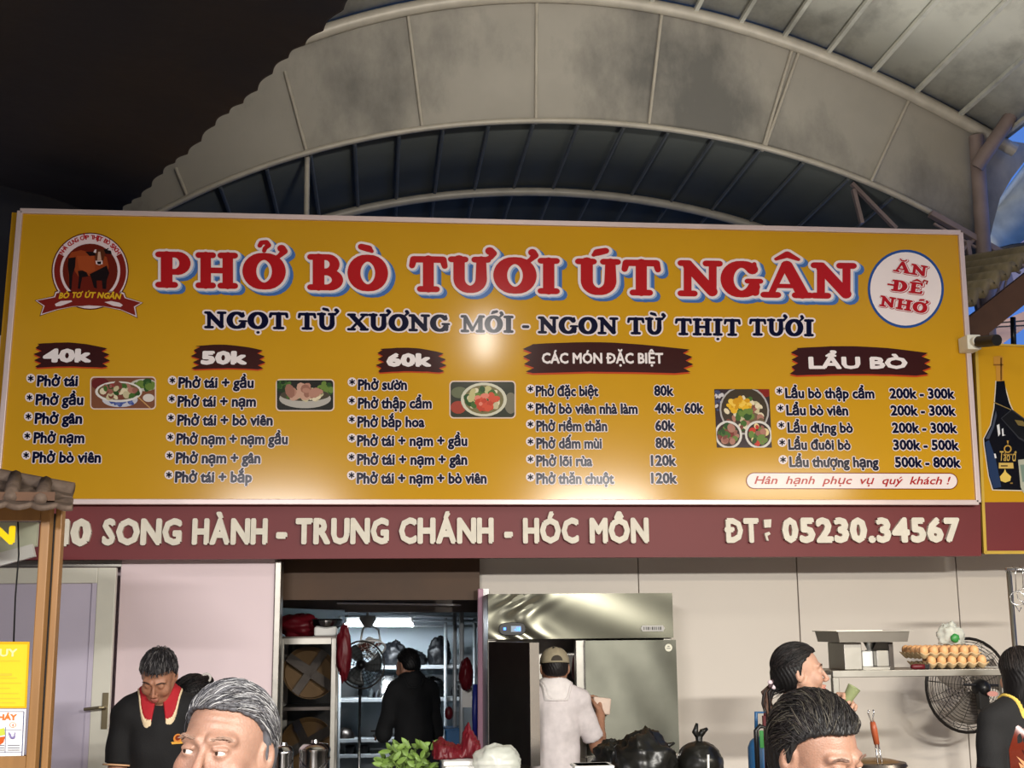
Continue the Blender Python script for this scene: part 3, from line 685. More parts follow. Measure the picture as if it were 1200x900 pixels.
# ------------------------------------------------------------------ maroon address board with raised letters
AD = empty('address_board', P(560, 655, 7.14), 'long maroon fascia board with raised cream address and phone letters', 'signboard')
YA = 7.15
MB().prism([P(x, y, YA) for x, y in ((-20, 591), (1149, 590.5), (1150, 651.5), (60, 656), (-20, 656))], (0, .09, 0)).build('panel', 'maroon', AD)
def raised(body, x0, x1, yb0, yb1, cap):
    ws = []
    for chx in body:
        g = [p[0] for p in glyphs(chx)[0]]; ws.append((min(g), max(g)))
    gap = .15; tot = sum(b - a for a, b in ws) + gap * (len(body) - 1); A, Bq = P(x0, yb0, YA), P(x1, yb1, YA); x = 0
    for chx, (a, b) in zip(body, ws):
        m = MB(); p, q = A.lerp(Bq, max(0, x - .04) / tot), A.lerp(Bq, min(tot, x + b - a + .04) / tot)
        foam_letter(m, chx, p, q, cap * YA / F_PX * 1.02)
        m.build('letter', 'foam', AD); x += b - a + gap
def foam_letter(m, chx, p, q, cap):
    text_between(m, chx, p, q, cap, (0, -.026, 0), (226, 220, 204), .055)
    v, f, be = glyphs(chx); xs = [w[0] for w in v]; o = .055; x0, x1 = min(xs) - o * .6, max(xs) + o * .6
    dx = (q - p) / (x1 - x0); u = cap / (CAP + .8 * o); ry = o * (.55 * dx.length / u + .45)
    T = lambda x, y, d: p + dx * (x - x0) + Vector((0, -d, u * y))
    for e, g in be:                                     # the sides of the raised strokes
        X, Y = v[e][:2]; x, y = v[g][:2]; L = math.hypot(x - X, y - Y)
        if L < 1e-5: continue
        nx, ny = -(y - Y) / L * o, (x - X) / L * ry
        for sg in (1, -1):
            m.add([T(X + nx * sg, Y + ny * sg, .0258), T(x + nx * sg, y + ny * sg, .0258), T(x + nx * sg, y + ny * sg, 0), T(X + nx * sg, Y + ny * sg, 0)], [(0, 1, 2, 3)])
raised('10', 74, 106.5, 638.3, 638, 29.5); raised('SONG', 121, 212.5, 637.5, 637.2, 29.5); raised('HÀNH', 226, 313, 637, 636.7, 29.5)
raised('-', 324.5, 336, 636.5, 636.5, 29); raised('TRUNG', 347, 455, 636.5, 636, 29.5); raised('CHÁNH', 468, 577.5, 635.8, 635.5, 29.5); raised('-', 591, 600, 635.5, 635.5, 29); raised('HÓC', 613, 677, 635.5, 635.3, 29.3); raised('MÔN', 691, 759, 635.3, 635, 29.3)
raised('ĐT', 849, 888, 634.8, 634.7, 28.8); raised('05230.34567', 916.5, 1123, 634.5, 634, 28.8)
for q in (((895, 609), (904, 608.5), (903.5, 618), (896, 618.5)), ((896, 625), (901.5, 623), (903, 626), (899.5, 628), (901, 633.5), (898.5, 633.5))):
    MB().prism([P(x, y, YA - .028) for x, y in q], (0, .028, 0)).build('letter_fragment', 'foam', AD)
# ------------------------------------------------------------------ bottle board at right
BB = empty('bottle_signboard', P(1180, 650, 7.2), 'yellow and maroon advertising board with a printed dark liquor bottle', 'signboard')
YB = 7.16
MB().prism([P(x, y, YB) for x, y in ((1143, 402), (1290, 409), (1290, 588), (1150, 588.5))], (0, .08, 0)).build('panel', 'yellow_panel', BB)
MB().prism([P(x, y, YB) for x, y in ((1150, 588.5), (1290, 588), (1290, 648), (1153, 648.5))], (0, .08, 0)).build('lower_panel', 'maroon', BB)
m = MB(); M('gold_trim', (206, 172, 70), .4, .2, .08)
m.beam(P(1143.5, 410, YB - .005), P(1154, 648.5, YB - .005), .018, .02, up=(0, 1, 0)); m.beam(P(1153, 647.5, YB - .005), P(1290, 647, YB - .005), .018, .02, up=(0, 1, 0)); m.beam(P(1143, 403, YB - .005), P(1290, 409.5, YB - .005), .012, .02, up=(0, 1, 0))
m.build('frame', 'gold_trim', BB)
def Bt(x, y): return 1130 + x / 3.457, 400 + y / 3.457
m = MB()
def bp(pts, dy, col): m.add([P(*Bt(x, y), YB - dy) for x, y in pts], [tuple(range(len(pts)))], col)
full = [(130, 160), (163, 160), (170, 205), (182, 250), (205, 300), (240, 360), (268, 400), (260, 560), (250, 603), (117, 600), (100, 545), (82, 420), (80, 395), (108, 340), (122, 270), (127, 210)]
bp([(x + (-4 if x < 165 else 4), y + (4 if y > 580 else 0)) for x, y in full], .002, (214, 206, 190)); bp(full, .003, (16, 18, 26))
bp([(84, 410), (100, 400), (126, 470), (150, 590), (119, 596), (103, 545)], .0035, (40, 58, 92)); bp([(112, 345), (128, 280), (132, 300), (120, 350), (100, 395), (86, 395)], .0035, (70, 76, 92))
bp([(118, 62), (150, 58), (158, 66), (158, 160), (130, 162), (128, 100), (120, 98)], .0035, (196, 142, 58)); bp([(146, 66), (153, 66), (153, 158), (146, 158)], .004, (110, 74, 30)); bp([(118, 92), (158, 92), (158, 98), (118, 98)], .004, (140, 96, 40))
for q in ([(132, 340), (142, 335), (146, 375), (138, 385)], [(152, 355), (158, 352), (160, 378), (168, 380), (154, 384)], [(120, 455), (127, 455), (131, 472), (124, 474)]): bp(q, .0045, (220, 222, 226))
bp([(148, 312), (192, 274), (268, 330), (268, 420), (222, 396)], .0045, (52, 54, 60)); bp([(152, 312), (192, 280), (266, 334), (266, 412), (222, 388)], .0048, (24, 26, 30)); bp([(204, 318), (218, 340), (262, 348), (236, 322)], .0052, (120, 104, 60))
bp([(120, 245), (190, 276), (190, 279), (120, 249)], .0052, (150, 130, 80))
for i in range(14):
    a, b = i * 2 * PI / 14, (i + 1) * 2 * PI / 14
    bp([(176 + r * math.cos(q), 436 + r * math.sin(q)) for r, q in ((16, a), (11, a), (11, b), (16, b))], .0045, (190, 150, 70))
bp([(172, 402), (180, 402), (177, 420)], .0045, (190, 150, 70)); bp([(140, 492), (198, 492), (200, 515), (140, 515)], .0045, (206, 176, 96)); bp([(165, 516), (170, 530), (190, 548), (186, 565), (166, 572), (148, 565), (144, 548), (160, 530)], .0048, (222, 192, 96))
text_between(m, 'Táo đ', P(*Bt(140, 484), YB), P(*Bt(208, 486), YB), .062, (0, -.005, 0), (206, 172, 90), .004, (0, 0, 1), None, .3)
for x0, x1, y in ((158, 196, 458), (186, 196, 574), (148, 176, 504)): bp([(x0, y - 2), (x1, y - 2), (x1, y + 3), (x0, y + 3)], .0055, (150, 120, 60) if y != 504 else (70, 56, 40))
m.build('bottle_picture', 'print', BB)
m = MB(); bp([(218, 480), (300, 472), (290, 610), (240, 615), (228, 590)], .006, (176, 178, 160)); bp([(226, 500), (296, 496), (288, 560), (236, 570)], .0065, (120, 140, 128)); m.build('glass_picture', 'print', BB)
# security camera between the boards
SC = empty('security_camera', P(1146, 408, 7.05), 'small white and black security camera between the two yellow boards', 'camera')
c = P(1139.5, 401, 6.98)
MB().box((c.x - .035, 6.97, c.z - .045), (c.x + .05, 7.09, c.z + .045)).build('base', 'cream_paint', SC, bevel=.006)
MB().lathe([(.0, 0), (.024, 0), (.026, .006), (.026, .028), (.02, .032), (0, .032)], (c.x + .005, 6.937, c.z), 20, axis='y').build('mount_ring', 'cream_paint', SC, smooth=True, auto=40)
MB().tube([(c.x + .02, 6.95, c.z - .005), (c.x + .045, 6.86, c.z - .02), (c.x + .055, 6.79, c.z - .03)], .034, 16).build('camera_body', 'black_plastic', SC, smooth=True, auto=50)
# ------------------------------------------------------------------ things
from mathutils import noise as NZ
def X(px, Y, py=780): return P(px, py, Y).x
def Z(py, Y, px=600): return P(px, py, Y).z
def thing(name, loc, label, cat, group=None): return empty(name, loc, label, cat, group)
M('frosted', (204, 196, 214), .35, 0, .05, 2); M('brass', (132, 122, 98), .35, .8, .1)
M('glass_clear', (16, 18, 17), .02, 0, 0, alpha=.10, spec=.6); M('cardboard', (178, 150, 112), .8, 0, .1, 20)
M('red_plastic', (92, 10, 22), .45, 0, .12, 8); M('white_plastic', (226, 226, 222), .4, 0, .05); M('blue_plastic', (44, 100, 150), .35, 0, .08); M('navy_plastic', (24, 34, 110), .4, 0, .08)
M('black_bag', (22, 22, 19), .33, 0, .2, 9); M('navy_bag', (7, 8, 12), .5, 0, .2, 9); M('rail_paint', (176, 182, 186), .35, .25, .05); M('blade_grey', (120, 112, 104), .6, 0, .1); M('clear_bag', (214, 218, 208), .25, 0, .1, alpha=.55); M('leaf', (104, 132, 58), .5, 0, .3, 30); M('pot_blue', (26, 36, 120), .35, 0, .1)
M('tray_brown', (104, 80, 50), .35, .4, .15, 4); M('egg', (212, 160, 110), .5, 0, .06, 12); M('pulp', (186, 160, 120), .9, 0, .1, 30); M('green_plastic', (50, 130, 60), .4); M('tile_clay', (100, 84, 72), .7, 0, .2, 14, bump=.3, bscale=30)
M('tube_light', (255, 255, 255), .4, emit=(235, 245, 255, 14)); M('pink_post', (196, 150, 170), .45, 0, .08)
M('handle_wood', (140, 66, 34), .45, 0, .15, 8, stretch=(8, 8, 1)); M('styrofoam', (232, 232, 228), .7, 0, .03, 40)
# --- white door at left
Yd = 7.2; xr = X(134.5, Yd, 700); zt_ = Z(665, Yd, 120)
m = MB()
xl = xr - .92
m.box((xr - .098, Yd, 0), (xr, Yd + .045, zt_)); m.box((xl, Yd, 0), (xl + .10, Yd + .045, zt_)); m.box((xl + .1, Yd, zt_ - .085), (xr - .098, Yd + .045, zt_)); m.box((xl + .1, Yd, 0), (xr - .098, Yd + .045, .45))
d1 = struct(m, 'door_1', 'cream_paint', bevel=.004)
MB().box((xl + .1, Yd + .015, .45), (xr - .098, Yd + .03, zt_ - .085)).build('glass', 'frosted', d1)
MB().box((xr - .125, Yd + .005, .45), (xr - .098, Yd + .042, zt_ - .085)).build('glass_bead', 'frosted', d1)
hx, hz = X(123, Yd, 833), Z(833, Yd, 123)
m = MB().box((hx - .016, Yd - .008, hz - .095), (hx + .016, Yd, hz + .095)); m.tube([(hx, Yd, hz + .02), (hx, Yd - .05, hz + .02), (hx - .02, Yd - .055, hz + .02), (hx - .10, Yd - .05, hz + .012)], .009, 8)
m.build('door_handle', 'brass', d1, bevel=.002)
struct(MB().box((xl - 1.2, Yd + .1, 0), (xl - .02, Yd + .16, zt_)), 'door_2', 'cream_paint', bevel=.004)
struct(MB().box((xl - 1.3, 7.3, zt_ + .01), (xr + .01, 7.4, zt_ + .045)), 'trim_lintel', 'steel')
struct(MB().box((-3.3, 7.5, 0), (X(137, 7.3), 7.55, 2.2)), 'wall_behind_door', 'pink_wall')
# --- food kiosk with a tiled roof at far left
Yk = 4.6
KS = thing('food_kiosk', P(-60, 1100, Yk), 'wooden glass-sided food kiosk with a clay-tiled roof at far left', 'kiosk'); KS.location.z = 0
xa, xb, xc = X(45.5, Yk, 640), X(61.0, Yk + .05, 640), X(75.0, Yk + .11, 640)
ztop = Z(600, Yk, 40); zbase = Z(886, Yk, 30); xleft = xa - .95; kd = X(61, Yk + .85) - xc
for (x0, x1, y0, y1) in ((xa, xb, Yk, Yk + .055), (xb + .003, xc, Yk + .06, Yk + .11), (xleft - .055, xleft, Yk, Yk + .055), (xb + kd, xc + kd, Yk + .8, Yk + .85), (xleft - .055 + kd, xleft + kd, Yk + .8, Yk + .85)):
    MB().box((x0, y0, 0), (x1, y1, ztop + .03)).build('post', 'wood', KS, bevel=.004)
MB().box((xb - .012, Yk + .06, 0), (xb + .004, Yk + .10, ztop)).build('corner_groove', 'dark', KS)
MB().box((xleft, Yk + .005, ztop - .03), (xa, Yk + .05, ztop + .02)).build('top_rail', 'wood', KS, bevel=.003)
MB().box((xleft, Yk + .005, zbase - .08), (xa, Yk + .05, zbase)).build('bottom_rail', 'wood', KS, bevel=.003)
MB().prism([(xleft, Yk + .012, .02), (xa, Yk + .012, .02), (xa + kd, Yk + .8, .02), (xleft + kd, Yk + .8, .02)], (0, 0, zbase - .1)).build('base_cabinet', 'wood', KS)
MB().box((xleft + .002, Yk + .02, zbase + .002), (xa - .002, Yk + .026, ztop - .032)).build('glass_pane', 'glass_clear', KS)
M('pane_reflection', (206, 210, 186), .4, 0, .06)
MB().prism([P(x, y, 5.25) for x, y in ((-150, 612), (44, 612), (42, 640), (-150, 690))], (0, .03, 0)).build('reflection_board', 'pane_reflection', KS)  # board and rail stand in for a pale band reflected in the pane
MB().beam(P(-150, 696, 5.2), P(40, 645, 5.2), .03, .05).build('reflection_rail', 'white_plastic', KS)
MB().tube([P(21, 608, Yk + .1), P(22, 650, Yk + .1), P(18, 700, Yk + .1), P(16, 752, Yk + .1)], .003, 6).build('cable', 'dark', KS, smooth=True)
m = MB(); text_between(m, 'N', P(-7, 637, Yk + .018), P(16.5, 636, Yk + .018), .062, (0, -.002, 0), (240, 200, 20), .07); m.build('lettering', 'print', KS)
def roof(u, v):
    ex, tx = X(-200 + 286 * u, 4.42, 596), X(-200 + 286 * u, 4.95, 570)
    ez, tz = Z(593 + 5 * u, 4.42, 30) , Z(593 - 66 + 50 * u ** 1.0 + 4 * u, 4.95, 30)
    fr = (v * 3.001) % 1
    x = ex + (tx - ex) * v; w = abs(math.sin(u * PI * 286 / 29.5)); k = 1 if int(v * 3) % 2 == 0 else 0
    w = abs(math.sin(u * PI * 286 / 29.5 + (0 if k else PI / 2)))
    return (x, 4.42 + .53 * v - .02 * w * (1 - fr), ez + (tz - ez) * v - .012 * (w) * (1 - fr) + .016 * (1 - fr))
m = MB().grid(roof, 200, 36); o = m.build('tile_roof', 'tile_clay', KS, smooth=True, solid=.018)
for fx in (-120, -55, 12, 48):
    a, b = Vector(roof((fx + 200) / 286, .15)), Vector(roof((fx + 6 + 200) / 286, 1)); a.z += .02; b.z += .02
    MB().tube([a, a.lerp(b, .5), b], [.022, .026, .024], 8).build('ridge_tile', 'tile_clay', KS, smooth=True)
MB().tube([Vector(roof(u, 1)) + Vector((0, .01, .012)) for u in (0, .3, .6, .85, 1)], .03, 8).build('hip_ridge', 'tile_clay', KS, smooth=True)
MB().prism([(xleft - .05, Yk - .1, ztop + .03), (xc + .01, Yk - .1, ztop + .03), (xc + kd - .06, Yk + .9, ztop + .03), (xleft - .05 + kd, Yk + .9, ztop + .03)], (0, 0, .03)).build('roof_board', 'brown_beam', KS)
# posters on the kiosk glass
m = MB(); YP = Yk + .016
def qp(mb, x0, x1, y0, y1, d, col, Y=YP, sk=0.): mb.add([P(x0 + sk * 0, y0, Y - d), P(x0, y1, Y - d), P(x1 + sk * (y1 - y0), y1, Y - d), P(x1, y0, Y - d)], [(0, 1, 2, 3)], col)
m.prism([P(-60, 752, YP), P(34.8, 752, YP), P(31, 830, YP), P(-60, 830, YP)], (0, .003, 0), (226, 170, 30))
qp(m, -56, 32.5, 755, 828, .002, (238, 200, 52), sk=-.05)
text_between(m, 'NỘI QUY', P(-46, 769, YP), P(20, 769, YP), .026, (0, -.004, 0), (244, 226, 160), .03)
for i, y in enumerate((774, 789, 794, 800, 806, 812, 818, 823)): qp(m, -50, (24, 14, 20, 25, 12, 22, 24, 18)[i], y, y + (1.0 if i != 1 else 3), .004, (226, 186, 60))
tag(m.build('poster', 'print'), 'yellow notice poster taped to the kiosk glass', 'poster')
m = MB(); m.prism([P(-60, 831, YP), P(30.6, 831, YP), P(27.6, 891, YP), P(-60, 891, YP)], (0, .003, 0), (236, 236, 236))
for q in ((-56, 28.2, 833.5, 834.2), (-56, 26, 888, 888.8), (-56, 25.5, 855, 855.5), (-56, 25.5, 881, 881.6)): qp(m, *q, .002, (90, 96, 130))
m.beam(P(28, 834, YP - .002), P(25.6, 888, YP - .002), .003, .0005, (90, 96, 130), (0, 1, 0)); m.beam(P(6.5, 852, YP - .002), P(6, 882, YP - .002), .002, .0005, (90, 96, 130), (0, 1, 0))
text_between(m, 'CHỮA CHÁY', P(-44, 843.5, YP), P(19.5, 843.5, YP), .020, (0, -.003, 0), (226, 120, 60), .05)
for k, (cx_, col) in enumerate(((-4, (214, 130, 60)), (15, (110, 100, 150)))):
    m.add([P(cx_ + 4 * math.cos(a), 849.5 + 3.2 * math.sin(a), YP - .003) for a in [i * PI / 8 for i in range(16)]], [tuple(range(16))], (214, 140, 70)); m.add([P(cx_ + 3.2 * math.cos(a), 849.5 + 2.5 * math.sin(a), YP - .0035) for a in [i * PI / 8 for i in range(16)]], [tuple(range(16))], (240, 240, 240))
    text_between(m, '34'[k], P(cx_ - 1, 851.3, YP), P(cx_ + 1.4, 851.3, YP), .010, (0, -.004, 0), (200, 110, 50), .03)
m.add([P(x, y, YP - .003) for x, y in ((-3, 855), (5, 853), (6, 861), (-3, 863))], [(0, 1, 2, 3)], (190, 200, 80)); m.add([P(x, y, YP - .0035) for x, y in ((-3, 864), (6, 863), (4, 870), (0, 873), (-3, 868))], [(0, 1, 2, 3, 4)], (196, 90, 40))
for i in range(10): a = i * .63; m.tube([P(14 + 3.5 * math.cos(a), 862 + 3.5 * math.sin(a * 1.7), YP - .003), P(14 + 4 * math.cos(a + .8), 862 + 4 * math.sin(a * 1.7 + .9), YP - .003)], .002, 4, (140, 130, 176))
for y in (873, 876, 878.5): qp(m, -5, 5, y, y + .9, .003, (110, 110, 120)); qp(m, 9, 23, y, y + .9, .003, (110, 110, 120))
tag(m.build('poster', 'print'), 'white fire-safety poster with orange heading on the kiosk glass', 'poster')
# --- steel refrigerator
YF = 7.12
fx0, fx1, fm = X(572, YF, 720), X(788.5, YF, 720), X(684, YF, 720)
ft, fh, fd = Z(695.5, YF, 680), Z(750, YF, 680), Z(886, YF, 680)
FR = thing('refrigerator', ((fx0 + fx1) / 2, YF + .25, 0), 'tall stainless steel commercial refrigerator with one door open', 'refrigerator')
FB = YF + .56
m = MB(); m.box((fx0, YF + .05, .08), (fx0 + .05, FB, ft)); m.box((fx1 - .05, YF + .05, .08), (fx1, FB, ft)); m.box((fx0 + .05, FB - .05, .08), (fx1 - .05, FB, ft)); m.box((fx0 + .05, YF + .05, ft - .04), (fx1 - .05, FB - .05, ft)); m.box((fm - .045, YF + .03, .08), (fm + .02, YF + .09, fh)); m.box((fx0 + .05, YF + .05, fd - .06), (fx1 - .05, FB - .05, fd)); m.box((fx0 + .05, YF + .05, .08), (fx1 - .05, FB - .05, .14))
m.build('body', 'steel', FR, bevel=.004)
def wavy(u, v):
    x, z = fx0 + (fx1 - fx0) * u, fh + .008 + (ft - fh - .008) * v
    return (x, YF - .0026 * math.sin(u * 44 + 5 * math.sin(v * 4)) * math.exp(-((u - .15) / .13) ** 2) - .0015 * math.sin(v * 8 + u * 20) * math.exp(-((u - .16) / .16) ** 2) - .0012 * math.sin(u * 9 + v * 5), z)
m = MB().grid(wavy, 160, 40); m.box((fx0, YF + .003, fh + .008), (fx1, YF + .06, ft)); m.build('header_panel', 'steel_header', FR, smooth=True, auto=30)
def dr(x0, x1, z0, z1, seed):
    def w(u, v): return (x0 + (x1 - x0) * u, YF - .004 - .0015 * math.sin(u * 4 + seed) * math.sin(v * 3.1 + seed) - .0008 * math.sin(u * 11 + v * 7), z0 + (z1 - z0) * v)
    m = MB().grid(w, 40, 40); m.box((x0, YF, z0), (x1, YF + .045, z1)); return m
dr(fm + .004, fx1 + .012, fd + .004, fh - .004, .4).build('door', 'steel_wavy', FR, smooth=True, auto=30)
dr(fm + .004, fx1 + .012, .16, fd - .012, 1.7).build('door', 'steel', FR, smooth=True, auto=30)
dr(fx0, fm - .004, .16, fd - .012, 2.2).build('door', 'steel', FR, smooth=True, auto=30)
# open door, swung towards the viewer
ha = Vector((fx0, YF, 0)); he = P(621.5, 810, YF - .52); he.z = 0; hd = (he - ha).normalized(); hn = Vector((-hd.y, hd.x, 0)); hn = hn if hn.x > 0 else -hn; L = (he - ha).length
m = MB(); T4 = lambda s, t, z: ha + hd * s + hn * t + Vector((0, 0, z))
z0_, z1_ = fd + .004, fh - .004
m.add([T4(s, t_, z) for z in (z0_, z1_) for s, t_ in ((0, 0), (L, 0), (L, .048), (0, .048))], [(3, 2, 1, 0), (4, 5, 6, 7), (0, 1, 5, 4), (1, 2, 6, 5), (2, 3, 7, 6), (3, 0, 4, 7)])
od = m.build('open_door', 'steel_dark', FR, bevel=.004)
od['label'] = 'open upper refrigerator door seen edge-on'
m = MB()
for s0, s1, q0, q1 in ((.02, L - .02, z0_ + .02, z0_ + .05), (.02, L - .02, z1_ - .05, z1_ - .02), (.02, .05, z0_ + .05, z1_ - .05), (L - .05, L - .02, z0_ + .05, z1_ - .05)):
    m.add([T4(s, t_, z) for z in (q0, q1) for s, t_ in ((s0, .048), (s1, .048), (s1, .06), (s0, .06))], [(3, 2, 1, 0), (4, 5, 6, 7), (0, 1, 5, 4), (1, 2, 6, 5), (2, 3, 7, 6), (3, 0, 4, 7)])
m.build('door_gasket', 'white_plastic', od)
m = MB(); m.add([T4(s, t_, z) for z in (z0_ + .002, z1_ - .002) for s, t_ in ((L - .004, -.003), (L + .004, -.003), (L + .004, .05), (L - .004, .05))], [(3, 2, 1, 0), (4, 5, 6, 7), (0, 1, 5, 4), (1, 2, 6, 5), (2, 3, 7, 6), (3, 0, 4, 7)]); m.build('edge_strip', 'steel_bright', od)
m = MB()
for z in (fd + .10, fd + .24): m.box((fx0 + .06, YF + .1, z), (fm - .05, FB - .06, z + .012))
m.build('shelf', 'white_plastic', FR)
dp = P(600.5, 737, YF - .012)
m = MB(); m.prism([dp + Vector((.075 * math.copysign(abs(math.cos(a)) ** .6, math.cos(a)), 0, .036 * math.copysign(abs(math.sin(a)) ** .7, math.sin(a)))) for a in [i * PI / 16 for i in range(32)]], (0, .016, 0)); ds = m.build('control_panel', 'black_plastic', FR, bevel=.003)
M('led_blue', (60, 110, 230), .4, emit=(70, 130, 255, 3)); M('lcd', (150, 170, 190), .3)
m = MB().box((dp.x - .008, dp.y - .002, dp.z - .016), (dp.x + .048, dp.y, dp.z + .016)); m.build('lcd', 'lcd', ds)
m = MB(); text_between(m, '-18', dp + Vector((.012, -.003, -.011)), dp + Vector((.045, -.003, -.011)), .022, (0, -.001, 0), (40, 90, 220), .06); m.box((dp.x - .05, dp.y - .002, dp.z - .006), (dp.x - .036, dp.y, dp.z + .008)); m.build('digits', 'led_blue', ds)
m = MB(); b0, b1 = P(751, 740, YF - .008), P(779, 732.8, YF - .008)
m.prism([(b0.x + .01, b0.y, b0.z), (b1.x - .01, b0.y, b0.z), (b1.x, b0.y, (b0.z + b1.z) / 2), (b1.x - .01, b0.y, b1.z), (b0.x + .01, b0.y, b1.z), (b0.x, b0.y, (b0.z + b1.z) / 2)], (0, .006, 0), (186, 184, 180))
w_ = (b1.x - b0.x)
for k in range(9): m.box((b0.x + w_ * (.12 + .085 * k), b0.y - .001, b0.z + .008), (b0.x + w_ * (.12 + .085 * k + (.05 if k % 3 else .03)), b0.y, b1.z - .008), (40, 40, 42) if k % 2 == 0 else (110, 110, 112))
m.build('maker_plate', 'painted', FR)
sp = P(783.5, 759, YF - .007)
m = MB(); m.prism([(sp.x + .021 * math.cos(a), sp.y, sp.z + .021 * math.sin(a)) for a in [i * PI / 12 for i in range(24)]], (0, .002, 0), (226, 224, 206)); m.box((sp.x - .006, sp.y - .0005, sp.z + .004), (sp.x + .006, sp.y, sp.z + .01), (120, 120, 110)); m.box((sp.x - .011, sp.y - .0005, sp.z - .006), (sp.x + .011, sp.y, sp.z - .001), (140, 140, 130)); m.build('sticker', 'painted', FR)
def bag(name, c, r, mat, label, cat, seed, knot=.0, wr=.16, group=None, flat=.55, ear=True, kd=(0, 0, 1)):
    c = Vector(c); m = MB(); n, k = 40, 26; vs = []; fs = []
    for i in range(k + 1):
        th = PI * i / k
        for j in range(n):
            a = 2 * PI * j / n; d = Vector((math.sin(th) * math.cos(a), math.sin(th) * math.sin(a), math.cos(th)))
            f = 1 + wr * (NZ.noise(d * 2.0 + Vector((seed, 0, 0))) + .6 * NZ.noise(d * 5 + Vector((0, seed, 0)))) + wr * .45 * (1 - 2 * abs(NZ.noise(d * 7 + Vector((seed, seed, 2)))))
            q = Vector((d.x * r[0] * f, d.y * r[1] * f, d.z * r[2] * f))
            if q.z < -r[2] * flat: q.z = -r[2] * flat
            vs.append(c + q)
    for i in range(k):
        for j in range(n): fs.append((i * n + j, (i + 1) * n + j, (i + 1) * n + (j + 1) % n, i * n + (j + 1) % n))
    m.add(vs, fs)
    root = tag(m.build(name, mat, smooth=True), label, cat, group)
    if knot:
        kz = c + Vector((kd[0] * r[0] * .8, 0, r[2] * .92 * kd[2])); kv = Vector(kd).normalized()
        q = MB().lathe([(knot * .9, -.02), (knot * .45, .01), (knot * .5, .022), (knot * .4, .03)], (0, 0, 0), 12)
        rotm = Vector((0, 0, 1)).rotation_difference(kv).to_matrix()
        q.v = [tuple(kz + rotm @ Vector(v)) for v in q.v]
        if ear:
            for s in (1, -1):
                e = kv.cross(Vector((0, 1, 0))); e = e if e.length > .1 else Vector((1, 0, 0))
                q.tube([kz + kv * .02, kz + kv * (.02 + knot * .8) + e * s * knot * .5, kz + kv * (.02 + knot * (1.9 if s > 0 else 1.2)) + e * s * knot * (.2 if s > 0 else 1.2)], [knot * .35, knot * .45, knot * .18], 8)
        q.build('knot', mat, root, smooth=True)
    return root
# package inside the open fridge, and serving counter carrying bags
bag('meat_package', P(677, 786, YF + .2), (.035, .06, .09), 'red_plastic', 'red frozen package inside the open refrigerator', 'package', 5, wr=.1)
CT = thing('serving_counter', (1.4, 5.8, 0), 'long white serving counter in front of the refrigerator', 'counter')
M('counter_white', (220, 220, 216), .3, 0, .04); ZC = 1.08
MB().box((X(430, 5.45), 5.35, ZC - .04), (X(860, 5.45), 6.0, ZC)).build('counter_top', 'counter_white', CT, bevel=.005)
MB().box((X(433, 5.45), 5.42, 0), (X(857, 5.45), 5.95, ZC - .04)).build('cabinet', 'steel', CT, bevel=.004)
def cbag(px, Y, r, flat, *a, **k): return bag('black_bag', (X(px, Y, 890), Y, ZC + r[2] * flat + .001), r, 'black_bag', *a, flat=flat, **k)
cbag(753, 5.56, (.138, .11, .14), .5, 'dark crumpled bin bag lying on the counter before the refrigerator', 'bag', 3, knot=.028, wr=.24, kd=(.75, 0, .45))
cbag(722, 5.82, (.10, .09, .098), .6, 'small black bag at the left of the crumpled bags on the counter', 'bag', 9, wr=.28)
cbag(820, 5.6, (.100, .10, .094), .85, 'round olive-black bag tied on top beside the wall', 'bag', 14, knot=.033, wr=.06)
m = MB(); a = P(675, 897, 5.42); b = P(716, 897, 5.42); m.box((a.x, 5.40, ZC), (b.x, 5.52, a.z)); m.box((a.x - .01, 5.39, a.z - .012), (b.x + .01, 5.53, a.z)); tag(m.build('food_container', 'white_plastic', bevel=.004), 'white rim of a container on the counter under the man in the cap', 'container')
a = P(839.5, 888, 5.2); tag(MB().tube([(a.x, 5.33, a.z), (a.x, 5.36, .9)], .005, 8).build('drinking_straw', 'white_plastic', smooth=True), 'white straw standing before the tied black bag', 'straw')
# styrofoam box, herbs, red bag, clear bag at the counter's left end
a, b = P(521, 891, 5.5), P(598, 889, 5.5)
SB = thing('styrofoam_box', ((a.x + b.x) / 2, 5.6, ZC), 'white styrofoam box under the red bag on the counter', 'box')
MB().box((a.x, 5.46, ZC), (b.x, 5.75, a.z - .02)).build('body', 'styrofoam', SB, bevel=.008); MB().box((a.x - .008, 5.45, a.z - .02), (b.x + .008, 5.76, a.z)).build('lid', 'styrofoam', SB, bevel=.006)
m = MB(); c = P(540, 880, 5.6); zb = a.z
rv = [(0, .0, .0), (-.09, .02, 0), (-.12, -.03, .03), (-.11, 0, .075)]
def rb(u, v):
    x = -.12 + .20 * u; h = (.062 + .012 * math.sin(u * 9)) if u < .62 else .06 + .075 * (1 - abs(u - .76) / .2) * (1 if abs(u - .76) < .2 else 0)
    ang = PI * v; w = .07 + .02 * math.sin(u * 7)
    f = 1 + .22 * NZ.noise(Vector((u * 9, v * 7, 1.3))) + .12 * NZ.noise(Vector((u * 25, v * 18, 4)))
    return (c.x + x, c.y - w * math.cos(ang) * f, zb + .002 + max(0, h) * math.sin(ang) * f)
m.grid(rb, 60, 26); tag(m.build('red_bag', 'red_plastic', smooth=True, solid=.002), 'dark red plastic bag slumped on the styrofoam box', 'bag')
bag('vegetable_bag', P(582, 893, 5.42), (.095, .07, .07), 'clear_bag', 'clear plastic bag of pale greens right of the red bag', 'bag', 21, wr=.14)
m = MB()
rr = random.Random(5)
hb = P(470, 905, 5.6)
